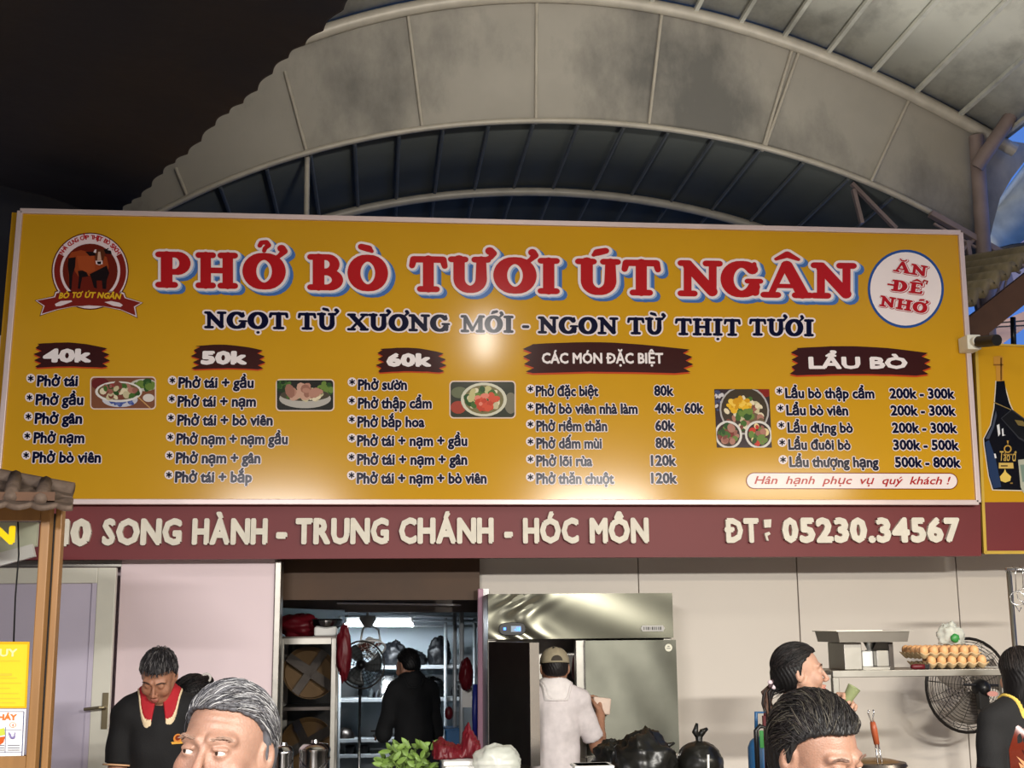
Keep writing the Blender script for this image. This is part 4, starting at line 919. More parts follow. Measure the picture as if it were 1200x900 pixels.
for i in range(90):
    px, py = rr.uniform(446, 508), rr.uniform(871, 903); q = P(px, py + 5, 5.6 + rr.uniform(-.06, .1)); d = Vector((rr.uniform(-1, 1), rr.uniform(-.5, .2), rr.uniform(-.1, 1.1))).normalized(); L_ = rr.uniform(.035, .06)
    s = d.cross(Vector((rr.uniform(-.6, .6), -1, rr.uniform(-.2, .9)))).normalized(); up_ = s.cross(d)
    pts = []
    for k in range(7):
        f = k / 6; w_ = .011 * math.sin(PI * min(1, f * .96 + .04)) ** .7
        for t_ in (-1, 0, 1): pts.append(q + d * L_ * f + s * w_ * t_ + up_ * (.004 * abs(t_) - .012 * f * f))
    m.add(pts, [(k * 3 + t_, k * 3 + t_ + 1, k * 3 + t_ + 4, k * 3 + t_ + 3) for k in range(6) for t_ in (0, 1)])
    if i % 5 == 0: m.tube([q, q.lerp(hb, .5), hb + Vector((rr.uniform(-.06, .06), 0, -.02))], .002, 5)
tag(m.build('herb_bunch', 'leaf', smooth=True, solid=.0012), 'bunch of fresh green herbs at the counter left of the red bag', 'herbs')
# --- kitchen seen through the opening
Yc = 7.95
cx0, cx1, cz = X(326, Yc), X(394, Yc), Z(748, Yc, 360)
CB_ = thing('tray_cabinet', ((cx0 + cx1) / 2, Yc + .2, 0), 'glass-fronted steel cabinet of round trays at the left of the kitchen', 'cabinet')
for x in (cx0, cx1 - .032):
    for y in (Yc, Yc + .42): MB().box((x, y, 0), (x + .032, y + .03, cz)).build('post', 'steel', CB_, bevel=.003)
for y in (Yc, Yc + .42): MB().box((cx0 + .033, y, cz - .035), (cx1 - .033, y + .03, cz)).build('rail', 'steel', CB_)
MB().box((cx0, Yc, cz), (cx1, Yc + .45, cz + .01)).build('top', 'steel_dark', CB_); MB().box((cx0 + .03, Yc + .455, 0), (cx1 - .03, Yc + .465, cz)).build('back', 'dark', CB_)
zs = Z(829, Yc, 360)
for z in (zs, zs - .45): MB().box((cx0 + .033, Yc + .04, z - .02), (cx1 - .033, Yc + .42, z)).build('shelf', 'steel_dark', CB_)
MB().box((cx0 + .033, Yc + .012, .1), (cx1 - .033, Yc + .016, cz - .036)).build('glass_pane', 'glass_clear', CB_)
def disc_tray(c, r, tilt, label):
    T_ = Matrix.Translation(c) @ Matrix.Rotation(tilt, 4, 'Y') @ Matrix.Rotation(1.15, 4, 'X')
    rt_ = thing('round_tray', c, label, 'tray')
    m = MB(); m.T = T_; m.lathe([(0, 0), (r * .9, 0), (r, .03), (r * 1.02, .03), (r * .91, -.006), (0, -.006)], (0, 0, 0), 40); m.build('basin', 'tray_brown', rt_, smooth=True, auto=40)
    m = MB(); m.T = T_; m.beam((-r, 0, .03), (r, 0, .03), .06, .02); m.beam((0, -r, .03), (0, r, .03), .05, .02); m.build('cross_brace', 'steel_dark', rt_)
disc_tray(Vector(((cx0 + cx1) / 2 + .0, Yc + .21, zs + .19)), .165, .6, 'large round tray leaning on the upper shelf of the steel cabinet')
disc_tray(Vector(((cx0 + cx1) / 2 - .0, Yc + .21, zs - .24)), .165, -.5, 'large round tray leaning below the cabinet shelf')
# things on top of that cabinet
bag('red_bag', P(352, 734, Yc + .25), (.13, .12, .075), 'red_plastic', 'red plastic bundle on top of the steel cabinet', 'bag', 31, wr=.2, flat=.9)
m = MB(); c = P(383, 731, Yc + .1); m.lathe([(0, -.03), (.07, -.03), (.095, -.01), (.1, .02), (.09, .03), (.085, .02), (.07, -.015), (0, -.018)], c, 28); tag(m.build('steel_pan', 'steel_bright', smooth=True, auto=50), 'steel pan lying on the white box above the cabinet', 'pan')
a, b = P(368, 748, Yc + .05), P(395, 737, Yc + .05); tag(MB().box((a.x, Yc + .03, cz + .012), (b.x, Yc + .3, cz + .012 + (b.z - a.z))).build('plastic_box', 'white_plastic', bevel=.01), 'grey-white box on top of the steel cabinet under the pan', 'box')
bag('red_bag', P(403, 765, Yc - .05), (.042, .04, .155), 'red_plastic', 'long red plastic bag hanging beside the steel cabinet', 'bag', 41, wr=.22, flat=2)
# pots in front
def pot(px0, px1, ytop, Y, label, zb):
    a, b, t_ = X(px0, Y, 880), X(px1, Y, 880), Z(ytop, Y, (px0 + px1) / 2); r = (b - a) / 2; cx_ = (a + b) / 2
    rt_ = thing('stock_pot', (cx_, Y, zb), label, 'pot')
    MB().lathe([(0, 0), (r, 0), (r, .07)], (cx_, Y, zb), 28).build('base', 'pot_blue', rt_, smooth=True, auto=40)
    MB().lathe([(r * .99, .07), (r * .99, t_ - zb - .035), (r * 1.03, t_ - zb - .03), (r * 1.03, t_ - zb - .018), (r * .99, t_ - zb - .015)], (cx_, Y, zb), 28).build('body', 'steel_bright', rt_, smooth=True, auto=40)
    MB().lathe([(r * 1.02, t_ - zb - .015), (r * .8, t_ - zb + .005), (.02, t_ - zb + .012), (.018, t_ - zb + .025), (0, t_ - zb + .027)], (cx_, Y, zb), 28).build('lid', 'steel_bright', rt_, smooth=True, auto=50)
    MB().tube([(cx_ + r * .99 * s_, Y - .02, t_ - .06) if abs(s_) == 1 else (cx_ + r * s_, Y - r * 1.15, t_ - .12) for s_ in (-1, -.6, 0, .6, 1)], .004, 6).build('handle', 'steel_bright', rt_, smooth=True)
Yq = 6.75
PC = thing('pot_table', (X(350, Yq), Yq, 0), 'steel table under the stock pots at the kitchen opening', 'table')
MB().box((X(314, Yq), Yq - .2, .92), (X(398, Yq), Yq + .2, .95)).build('table_top', 'steel', PC, bevel=.004)
for sx in (X(316, Yq), X(394, Yq) - .03):
    for sy in (Yq - .18, Yq + .15): MB().box((sx, sy, 0), (sx + .03, sy + .03, .92)).build('leg', 'steel', PC)
pot(351, 387, 873, Yq, 'shiny stock pot with blue base and lid, nearer the kitchen', .95); pot(320, 344, 876, Yq + .02, 'shiny stock pot half hidden behind the grey-haired man', .95)
# back shelves and what stands on them
Yr = 10.0
SH = thing('kitchen_rack', (X(470, Yr), Yr + .15, 0), 'tall steel rack of shelves along the kitchen back wall', 'rack')
sx0, sx1 = X(396, Yr), X(560, Yr)
SZ = {}
for k, py in (('a', 780), ('b', 818), ('c', 865), ('d', 883)):
    z = Z(py, Yr, 470); SZ[k] = z; MB().box((sx0, Yr, z - .028), (sx1, Yr + .36, z)).build('shelf', 'rail_paint', SH, bevel=.003)
for px in (398, 522, 556):
    MB().tube([(X(px, Yr), Yr - .012, 0), (X(px, Yr), Yr - .012, Z(722, Yr, px))], .013, 8).build('post', 'rail_paint', SH, smooth=True)
for px, Y, r_, lb in ((533, 9.0, .014, 'slim steel pole right of the cook'), (541, 8.6, .016, 'steel pole nearest the pink doorpost')):
    a = P(px, 800, Y); tag(MB().tube([(a.x, Y, 0), (a.x, Y, 2.45)], r_, 8).build('steel_pole', 'rail_paint', smooth=True), lb, 'pole')
for py, Y in ((722, 9.9), (727, 9.95), (733, 10.0)): MB().tube([P(404, py, Y), P(560, py + 1, Y)], .009, 8).build('top_rail', 'rail_paint', SH, smooth=True)
def onshelf(px, k, r, label, seed, **kw):
    return bag('black_bag', (X(px, Yr + .12), Yr + .14, SZ[k] + r[2] * .6), r, 'navy_bag', label, 'bag', seed, wr=.22, flat=.6, **kw)
onshelf(462, 'a', (.085, .08, .11), 'black bag on the top kitchen shelf beside the white fan', 51); onshelf(487, 'a', (.085, .08, .065), 'low black bag in the middle of the top kitchen shelf', 52); onshelf(515, 'a', (.085, .08, .13), 'tall black bag at the right end of the top kitchen shelf', 53)
onshelf(507, 'b', (.09, .08, .09), 'black bag on the second kitchen shelf behind the cook', 54); onshelf(540, 'b', (.07, .07, .07), 'black bag on the second shelf right of the steel posts', 55)
m = MB(); zc = SZ['b']; q = X(456, Yr + .15); m.lathe([(.165, 0), (.17, .004), (.162, .02), (.15, .07), (.145, .075), (.125, .165), (.115, .17), (0, .172)], (q, Yr + .17, zc), 36); tag(m.build('steel_basin', 'steel_bright', smooth=True, auto=40), 'aluminium basin upside down on the second kitchen shelf', 'basin')
m = MB(); m.lathe([(.075, 0), (.072, .03), (.05, .065), (.0, .082)], (X(405, Yr + .1), Yr + .1, SZ['c']), 24); tag(m.build('dome_cover', 'steel_dark', smooth=True, auto=50), 'dark domed cover on the third kitchen shelf', 'cover')
m = MB(); q = Vector((X(447, Yr + .05), Yr + .1, SZ['c'])); m.lathe([(.0, 0), (.06, 0), (.06, .02), (.035, .03), (.035, .045), (0, .045)], q, 20)
for k in range(4): a = k * PI / 2 + .4; m.beam(q + Vector((.02 * math.cos(a), .02 * math.sin(a), .05)), q + Vector((.08 * math.cos(a), .08 * math.sin(a), .05)), .01, .012)
tag(m.build('gas_burner', 'steel_dark'), 'small gas burner on the third kitchen shelf', 'burner')
for px, lb in ((412, 'black tin on the lowest visible kitchen shelf, left'), (428, 'small black tin on the lowest visible kitchen shelf')):
    m = MB(); m.lathe([(0, 0), (.04, 0), (.043, .01), (.043, .05), (.03, .062), (0, .064)], (X(px, Yr + .1), Yr + .08, SZ['d']), 18); tag(m.build('tin', 'black_plastic', smooth=True, auto=40), lb, 'tin')
# tube light
TL = thing('tube_light', P(444, 731, 9.75), 'lit fluorescent tube along the top of the kitchen rack', 'lamp')
a, b = P(405, 731.5, 9.75), P(483, 731.5, 9.75); MB().tube([a, b], .019, 12).build('tube', 'tube_light', TL, smooth=True)
MB().beam(a + Vector((0, .04, .035)), b + Vector((0, .04, .035)), .05, .03).build('housing', 'white_plastic', TL)
for p in (a, b): MB().tube([p + Vector((.02 if p is a else -.02, .04, .05)), (p.x + (.02 if p is a else -.02), p.y + .04, 2.5)], .004, 6).build('hanger', 'white_plastic', TL, smooth=True)
for p in (a, b): MB().box((p.x - .008, p.y - .018, p.z - .02), (p.x + .008, p.y + .03, p.z + .045)).build('end_cap', 'white_plastic', TL)
kl = bpy.data.lights.new('kitchen_tube', 'AREA'); kl.shape = 'RECTANGLE'; kl.size = .55; kl.size_y = .04; kl.energy = 16; kl.color = (.86, .94, 1)
klo = bpy.data.objects.new('kitchen_tube', kl); COL.objects.link(klo); klo.location = (a + b) / 2 + Vector((0, -.05, -.01)); klo.rotation_euler = (math.radians(35), 0, 0)
# fans in the kitchen
def ring(m, c, r, axis, tr, n=36, k=8):
    ax = Vector(axis).normalized(); u = ax.orthogonal().normalized(); w = ax.cross(u)
    m.tube([c + (u * math.cos(2 * PI * i / n) + w * math.sin(2 * PI * i / n)) * r for i in range(n)], tr, k, closed=True)
def cage(c, r, axis, depth, tr, nr, nc, rim):
    ax = Vector(axis).normalized(); u = ax.orthogonal().normalized(); w = ax.cross(u); m = MB()
    ring(m, c, r, ax, rim)
    for s in (1, -1):
        for i in range(1, nc):
            f = i / nc; ring(m, c + ax * s * depth * math.sqrt(1 - f * f * .92), r * f, ax, tr, 32, 4)
        for i in range(nr):
            a = 2 * PI * i / nr; d = u * math.cos(a) + w * math.sin(a)
            m.tube([c + d * r * f + ax * s * depth * math.sqrt(max(0, 1 - f * f * (.92 if f < 1 else 1))) for f in (.12, .4, .7, .9, 1)], tr, 4)
    return m
def blades(c, r, axis, n=3):
    ax = Vector(axis).normalized(); u = ax.orthogonal().normalized(); w = ax.cross(u); m = MB()
    for i in range(n):
        a0 = 2 * PI * i / n
        def bl(s, t_):
            a = a0 + (t_ - .5) * (1.3 - .35 * s) + .5 * s; rr_ = r * (.16 + .76 * s); return c + (u * math.cos(a) + w * math.sin(a)) * rr_ + ax * (.035 * (t_ - .5))
        m.grid(bl, 6, 6)
    m.add(*[[tuple(v) for v in (c, )], []])
    return m
M('smoke_plastic', (70, 74, 76), .3, 0, .1); M('amber_plastic', (120, 70, 60), .35, 0, .1); M('wire_black', (34, 30, 28), .4, .3, .1)
c = P(424, 779, 8.7); FK = thing('black_fan', Vector((c.x, c.y, 0)), 'black stand fan at the kitchen entrance beside the red bag', 'fan')
ax = Vector((.25, -1, .1)); cage(c, .155, ax, .05, .0016, 16, 7, .006).build('cage', 'wire_black', FK, smooth=True); blades(c, .15, ax).build('blades', 'smoke_plastic', FK, smooth=True, solid=.003)
MB().ell(c + Vector((-.005, .0, 0)), (.035, .075, .035)).build('motor', 'black_plastic', FK, smooth=True); MB().tube([c + Vector((-.01, .06, -.02)), c + Vector((-.01, .06, -.2))], .014, 8).build('neck', 'black_plastic', FK, smooth=True); MB().tube([c + Vector((-.01, .06, -.2)), Vector((c.x - .01, c.y + .06, .03))], .010, 8).build('pole', 'steel_bright', FK, smooth=True); MB().lathe([(0, 0), (.17, 0), (.17, .02), (.03, .035), (0, .035)], (c.x - .01, c.y + .06, 0), 28).build('base', 'black_plastic', FK, smooth=True, auto=40)
c = P(434, 760, 9.1); FW = thing('orbit_fan', P(431, 722, 9.1), 'white ceiling orbit fan under the kitchen tube light', 'fan')
ax = Vector((.1, -.55, -.9)); cage(c, .105, ax, .045, .0018, 14, 5, .007).build('cage', 'white_plastic', FW, smooth=True); blades(c, .1, ax).build('blades', 'amber_plastic', FW, smooth=True, solid=.003)
MB().ell(c - ax * .05, (.035, .035, .035)).build('motor', 'white_plastic', FW, smooth=True)
m = MB(); h = P(431, 727, 9.15)
m.tube([c + Vector((-.07, .0, .05)), c + Vector((-.055, .03, .13)), h + Vector((-.02, 0, -.03))], .007, 8); m.tube([c + Vector((.07, .0, .05)), c + Vector((.055, .03, .13)), h + Vector((.02, 0, -.03))], .007, 8); m.lathe([(0, .03), (.055, .03), (.06, .01), (.04, -.03), (.025, -.05), (0, -.05)], h, 20); m.tube([h, Vector((h.x, h.y, 2.5))], .012, 8); m.build('bracket', 'white_plastic', FW, smooth=True, auto=50)
struct(MB().prism([P(x, y, 8.45) for x, y in ((318, 703), (566, 703), (566, 717.5), (404, 717.5), (404, 715), (318, 712))], (0, .05, 0)), 'beam_kitchen', 'steel_dark')
struct(MB().beam(P(395, 707, 8.4), P(540, 709, 8.4), .02, .012), 'trim_rail', 'steel_bright')
# hanging things at the right of the kitchen
bag('red_bag', P(546, 790, 8.5), (.045, .06, .10), 'red_plastic', 'dark red bag hanging from the steel post in the kitchen', 'bag', 61, wr=.15, flat=2)
a, b = P(543.5, 829, 8.57), P(553, 806, 8.57); tag(MB().box((a.x - .01, 8.575, a.z), (b.x, 8.59, b.z)).build('paper_notice', 'white_plastic'), 'white paper hanging under the red bag in the kitchen', 'paper')
m = MB(); m.tube([P(557, 802, 7.6), P(556.5, 835, 7.6), P(557, 880, 7.6)], [.016, .018, .014], 8); tag(m.build('blue_sheath', 'navy_plastic', smooth=True), 'dark blue roll hanging beside the pink doorpost', 'roll')
a, b = P(522, 873, 8.9), P(544, 853, 8.9); BK = thing('blue_basket', ((a.x + b.x) / 2, 8.9, a.z), 'blue plastic crate behind the cook at right', 'crate')
MB().box((a.x, 8.85, a.z - .05), (b.x, 9.05, b.z)).build('body', 'blue_plastic', BK, bevel=.01); MB().box((a.x - .008, 8.842, b.z - .012), (b.x + .008, 9.058, b.z + .002)).build('rim', 'blue_plastic', BK, bevel=.003)
m = MB(); c = P(535, 852, 8.9); m.lathe([(0, 0), (.022, 0), (.024, .07), (.018, .085), (.02, .1), (0, .1)], (c.x, 8.93, c.z), 14); tag(m.build('plastic_bottle', 'glass_clear', smooth=True), 'small clear bottle on the blue crate', 'bottle')
m = MB(); c = P(528, 838, 8.8); m.ell((c.x, 9.0, c.z), (.03, .03, .045)); tag(m.build('red_ladle', 'red_plastic', smooth=True), 'red plastic scoop beside the cook', 'scoop')
struct(MB().beam(P(563, 690, 7.55), P(563, 920, 7.55), .032, .032), 'trim_doorpost', 'pink_post', bevel=.005)
struct(MB().beam(P(569, 690, 7.68), P(569, 920, 7.68), .02, .04), 'trim_doorpost_steel', 'steel_bright')
# --- right: shelf with tray stand, eggs and knife
Ys = 5.55
RS = thing('steel_shelf', (X(1075, Ys), Ys + .15, 0), 'long steel shelf on posts under the egg cartons at right', 'shelf')
s0, s1 = P(976, 790, Ys), P(1180, 787.6, Ys); zsh = (s0.z + s1.z) / 2 + .015
m = MB().box((s0.x, Ys, zsh - .03), (s1.x, Ys + .028, zsh)); m.box((s0.x, Ys + .32, zsh - .03), (s1.x, Ys + .348, zsh)); m.box((s0.x, Ys + .03, zsh - .006), (s1.x, Ys + .318, zsh - .001)); m.build('shelf_top', 'steel', RS, bevel=.003)
xr2 = X(1186, Ys + .33)
MB().box((s1.x, Ys + .32, zsh - .03), (xr2, Ys + .348, zsh)).build('rear_rail', 'steel', RS, bevel=.003)
for x, y in ((s0.x - .002, Ys - .001), (s0.x - .002, Ys + .32), (s1.x - .03, Ys - .001), (xr2 - .03, Ys + .32)):
    MB().box((x, y, 0), (x + .03, y + .03, zsh - .03)).build('post', 'steel', RS, bevel=.003)
ST = thing('tray_stand', (X(1018, Ys + .1), Ys + .15, zsh), 'steel basin on two box legs at the left end of the shelf', 'stand')
a, b = P(989.5, 770, Ys + .05), P(1010.5, 770, Ys + .05); zl = Z(753, Ys + .05, 1000)
MB().box((a.x, Ys + .05, zsh), (b.x, Ys + .26, zl)).build('side_panel', 'steel', ST, bevel=.004)
c0, c1 = P(1030, 770, Ys + .05), P(1047.5, 770, Ys + .05); MB().box((c1.x - .02, Ys + .05, zsh), (c1.x, Ys + .26, zl)).build('side_panel', 'steel_dark', ST, bevel=.002)
MB().box((b.x, Ys + .05, zsh), (c1.x - .021, Ys + .26, zsh + .012)).build('base_plate', 'steel', ST); q = P(1039, 770, Ys + .05); MB().box((X(1026, Ys + .08), Ys + .06, zsh + .012), (X(1044, Ys + .08), Ys + .2, Z(762, Ys + .06, 1036))).build('drip_box', 'steel', ST, bevel=.004)
MB().box((X(1011, Ys + .1), Ys + .10, zsh + .012), (X(1024, Ys + .1), Ys + .22, Z(763, Ys + .08, 1018))).build('inner_cup', 'white_plastic', ST, bevel=.005)
fc = Vector((X(1022.5, Ys + .12), Ys + .14, 0)); MB().lathe([(.03, zl), (.012, zl - .035), (.01, zl - .05)], fc, 16).build('funnel', 'steel_bright', ST, smooth=True)
t0, t1 = P(980.5, 742, Ys), P(1066, 742, Ys); zt1 = Z(739, Ys, 1020)
m = MB(); A_ = [(t0.x, Ys - .01), (t1.x, Ys - .01), (t1.x, Ys + .3), (t0.x, Ys + .3)]; cxm, cym = (t0.x + t1.x) / 2, Ys + .145
def rectv(k, z, off=0): return [(cxm + (x - cxm) * k + math.copysign(off, x - cxm), cym + (y - cym) * k + math.copysign(off, y - cym), z) for x, y in A_]
vs = rectv(.93, zl + .002) + rectv(.98, zt1 - .004) + rectv(1.0, zt1 - .004, .006) + rectv(1.0, zt1, .006) + rectv(.965, zt1) + rectv(.91, zl + .008)
fs = [(3, 2, 1, 0), (20, 21, 22, 23)]
for k in range(5): fs += [(k * 4 + i, k * 4 + (i + 1) % 4, k * 4 + 4 + (i + 1) % 4, k * 4 + 4 + i) for i in range(4)]
m.add(vs, fs); m.build('basin', 'steel', ST)
# egg cartons and eggs
def carton(x0, y0, z, label, dx=.0):
    n1, n2 = 6, 5; p = .0475
    def g(u, v):
        X_, Y_ = x0 + u * n1 * p, y0 + v * n2 * p
        h = .014 + .016 * (math.cos(2 * PI * u * n1) * .5 + .5) * .5 + .016 * (math.cos(2 * PI * v * n2) * .5 + .5) * .5 - .012 * math.sin(PI * (u * n1 % 1)) * math.sin(PI * (v * n2 % 1))
        return (X_, Y_, z + h)
    o = tag(MB().grid(g, 48, 40).build('egg_carton', 'pulp', smooth=True, solid=.004), label, 'carton')
    return [(x0 + (i + .5) * p, y0 + (j + .5) * p) for j in range(n2) for i in range(n1)]
def egg_mesh():
    m = MB(); vs = []; m.lathe([(0, -.026)] + [(.0205 * math.sin(t_) * (1 - .10 * math.cos(t_) * -1 * -1), -.026 * math.cos(t_) + (.004 if t_ > PI / 2 else 0) * math.sin(t_)) for t_ in [PI * i / 10 for i in range(1, 10)]] + [(0, .028)], (0, 0, 0), 14); return m
e0_ = egg_mesh().build('egg', 'egg', smooth=True); first = [True]
def eggs(spots, z, label, group):
    for x, y in spots:
        o = e0_ if first[0] else e0_.copy()
        if not first[0]: COL.objects.link(o)
        first[0] = False
        o.location = (x, y, z); o.rotation_euler = (R.uniform(-.12, .12), R.uniform(-.12, .12), 0); tag(o, label, 'egg', group)
sp1 = carton(X(1089, Ys + .02), Ys + .025, zsh, 'lower pulp egg carton resting on the steel shelf')
sp2 = carton(X(1080, Ys + .02), Ys + .02, zsh + .043, 'upper pulp egg carton stacked on the other carton')
eggs(sp1[:12] + sp1[17:30:6], zsh + .034, 'brown egg in the lower carton on the steel shelf', 'eggs in the lower carton')
eggs(sp2, zsh + .077, 'brown egg in the upper of two stacked cartons', 'eggs in the upper carton')
bag('plastic_bag', (X(1115, Ys + .15), Ys + .14, zsh + .145), (.055, .05, .055), 'clear_bag', 'crumpled clear plastic bag lying on the eggs', 'bag', 71, wr=.3, flat=.7)
m = MB(); m.ell((X(1121, Ys + .09), Ys + .085, zsh + .135), (.022, .012, .02), noise=.08); tag(m.build('green_packet', 'green_plastic', smooth=True), 'small green packet in the clear bag on the eggs', 'packet')
KN = thing('knife', (X(1075, Ys), Ys + .05, zsh), 'red-handled knife pushed under the upper egg carton', 'knife')
a, b = P(1067.5, 783, Ys + .012), P(1083, 783, Ys + .012); zk = zsh + .0125
MB().tube([(a.x, Ys + .012, zk), (a.x + .012, Ys + .012, zk), (b.x - .015, Ys + .012, zk), (b.x, Ys + .012, zk)], [.007, .012, .011, .0115], 12).build('handle', 'red_plastic', KN, smooth=True)
MB().box((b.x, Ys + .004, zk - .010), (b.x + .022, Ys + .018, zk + .010)).build('bolster', 'black_plastic', KN, bevel=.003); MB().box((b.x + .022, Ys + .010, zk - .011), (b.x + .028, Ys + .013, zk + .012)).build('blade', 'steel_bright', KN)
# standing fan against the wall
c = P(1134, 803, 7.25); RF = thing('wall_fan', Vector((c.x, c.y, 0)), 'large black industrial stand fan behind the egg shelf', 'fan')
ax = Vector((-.12, 1, .06)); cage(c, .268, ax, .07, .0016, 14, 15, .009).build('cage', 'wire_black', RF, smooth=True); blades(c, .24, ax).build('blades', 'blade_grey', RF, smooth=True, solid=.003)
cm = c - ax.normalized() * .10 + Vector((.02, 0, -.005))
MB().ell(cm, (.05, .07, .05)).build('motor', 'black_plastic', RF, smooth=True); m = MB(); m.tube([cm + Vector((-.11, -.02, .02)), cm + Vector((.11, -.02, .012))], .008, 8); m.box((cm.x - .035, cm.y - .045, cm.z - .12), (cm.x + .025, cm.y + .0, cm.z)); m.build('yoke', 'black_plastic', RF, bevel=.004)
m = MB(); q = cm + Vector((.03, -.078, -.03)); m.prism([q + Vector((.032 * math.cos(a), 0, .015 * math.sin(a))) for a in [i * PI / 10 for i in range(20)]], (0, .006, 0)); M('pink_badge', (214, 150, 140), .4); m.build('badge', 'pink_badge', RF)
MB().tube([cm + Vector((-.005, -.02, -.1)), (cm.x + .005, cm.y - .02, 1.05)], .017, 10).build('pole', 'steel_dark', RF, smooth=True); MB().tube([(cm.x + .005, cm.y - .02, 1.12), (cm.x + .005, cm.y - .02, .03)], .022, 10).build('lower_pole', 'black_plastic', RF, smooth=True); MB().lathe([(0, 0), (.24, 0), (.24, .025), (.04, .05), (0, .05)], (cm.x + .005, cm.y - .02, 0), 28).build('base', 'black_plastic', RF, smooth=True, auto=40)
# utensil rack at the right edge
HR = thing('utensil_rack', (X(1195, 6.1), 6.1, 0), 'tubular steel hanging rack at the right edge', 'rack')
a = P(1182, 668, 6.1); MB().tube([(a.x, 6.1, 0), (a.x, 6.1, a.z)], .013, 12).build('post', 'steel', HR, smooth=True); MB().tube([(a.x - .013, 6.1, a.z), (a.x + .5, 6.1, a.z)], .013, 12).build('top_bar', 'steel_bright', HR, smooth=True); MB().tube([(a.x + .5, 6.1, 0), (a.x + .5, 6.1, a.z)], .013, 12).build('post', 'steel', HR, smooth=True)
for k, (px, dz, lb) in enumerate(((1190.5, .105, 'wire skimmer hanging nearest the rack post'), (1199, .09, 'wire ladle hanging second from the rack post'))):
    x = X(px, 6.08, 690); m = MB(); m.tube([(x, 6.1, a.z + .017), (x + .006, 6.078, a.z + .012), (x + .004, 6.08, a.z - .02), (x, 6.08, a.z - dz)], .0028, 6)
    ring(m, Vector((x + .004, 6.08, a.z - dz - .035)), .034, (.35, 1, 0), .0026, 24, 5); m.tube([(x - .01, 6.08, a.z - dz - .07), (x + .006, 6.075, a.z - dz - .10), (x + .02, 6.08, a.z - dz - .08)], .0025, 6)
    tag(m.build('wire_skimmer', 'steel_bright', smooth=True), lb, 'skimmer')
# tongs standing in a dark pot
Yt = 4.5
DP = thing('dark_pot', (X(1018, Yt), Yt, 1.0), 'dark pot at the bottom edge beside the black-haired man', 'pot')
q = P(1024, 888, Yt); MB().lathe([(0, 1.06), (.105, 1.06), (.11, q.z - .03), (.115, q.z - .025), (.11, q.z - .015), (.09, q.z - .012)], (q.x, Yt, 0), 28).build('body', 'steel_dark', DP, smooth=True, auto=40); MB().ell((q.x, Yt, q.z - .022), (.1, .1, .022)).build('contents', 'tray_brown', DP, smooth=True)
CK = thing('cooking_counter', (X(1050, Yt), Yt, 0), 'steel cooking counter under the dark pot', 'counter')
MB().box((X(965, Yt), Yt - .3, 1.02), (X(1180, Yt), Yt + .13, 1.06)).build('counter_top', 'steel', CK, bevel=.004); MB().box((X(968, Yt), Yt - .28, 0), (X(1176, Yt), Yt + .12, 1.02)).build('cabinet', 'steel', CK)
TG = thing('skimmer', P(1030, 898, 4.42), 'skimmer with a wooden handle standing upright in the dark pot', 'skimmer')
p0, p1, p2, p3 = P(1021, 840, 4.42), P(1022.5, 846, 4.42), P(1027.5, 872, 4.42), P(1033, 905, 4.42)
MB().tube([p1, p1.lerp(p2, .3), p2], [.009, .0115, .010], 12).build('handle', 'handle_wood', TG, smooth=True)
m = MB(); 
for s in (-1, 1): m.tube([p2 + Vector((.005 * s, 0, .004)), p3 + Vector((.009 * s, 0, 0))], .0028, 6); m.tube([p1 + Vector((.003 * s, 0, -.004)), p0 + Vector((.006 * s, 0, 0)), p0 + Vector((.011 * s, 0, .014)), p0 + Vector((.008 * s, 0, .024))], .0026, 6)
m.build('wire', 'steel_bright', TG, smooth=True)
# blue water jug and lighters beside the woman
Yj = 6.3
JG = thing('water_jug', (X(892, Yj), Yj, 0), 'blue plastic jug with a frame handle beside the wall', 'jug')
q = P(893, 866, Yj); MB().lathe([(0, .95), (.065, .95), (.072, .98), (.072, q.z - .04), (.06, q.z - .01), (.035, q.z + .01), (0, q.z + .012)], (q.x, Yj, 0), 28).build('body', 'blue_plastic', JG, smooth=True, auto=60)
h0, h1 = P(886.5, 866, Yj), P(886, 835, Yj); MB().tube([h0, h1, (h1.x + .075, Yj, h1.z), (h0.x + .075, Yj, h0.z)], .010, 8).build('handle', 'blue_plastic', JG, smooth=True)
SJ = thing('side_table', (X(900, Yj), Yj + .05, 0), 'small steel side table under the blue jug', 'table'); MB().box((X(868, Yj), Yj - .15, .92), (X(935, Yj), Yj + .25, .95)).build('table_top', 'steel', SJ)
for sx in (X(870, Yj), X(933, Yj) - .03):
    for sy in (Yj - .14, Yj + .21): MB().box((sx, sy, 0), (sx + .025, sy + .025, .92)).build('leg', 'steel', SJ)
m = MB(); c = P(897, 846, 6.15); m.box((c.x - .014, 6.14, c.z - .03), (c.x + .016, 6.16, c.z + .03)); m.lathe([(0, 0), (.008, 0), (.008, .012), (0, .014)], (c.x, 6.15, c.z + .03), 10); m.tube([(c.x, 6.15, c.z - .03), (c.x, 6.16, .95)], .012, 8); tag(m.build('red_bottle', 'red_plastic', bevel=.004), 'small red bottle beside the blue jug handle', 'bottle')
m = MB(); c = P(891, 861, 6.0); m.tube([(c.x - .02, 6.0, .95), (c.x - .02, 6.0, c.z + .02), (c.x, 6.0, c.z + .04), (c.x + .03, 6.0, c.z + .03), (c.x + .03, 6.0, .95)], .012, 8); g = tag(m.build('black_case', 'black_plastic', smooth=True), 'black holder with a bright green strip before the jug', 'case'); MB().box((c.x - .008, 5.985, c.z - .06), (c.x + .012, 5.995, c.z + .02)).build('strip', 'green_plastic', g, bevel=.003)
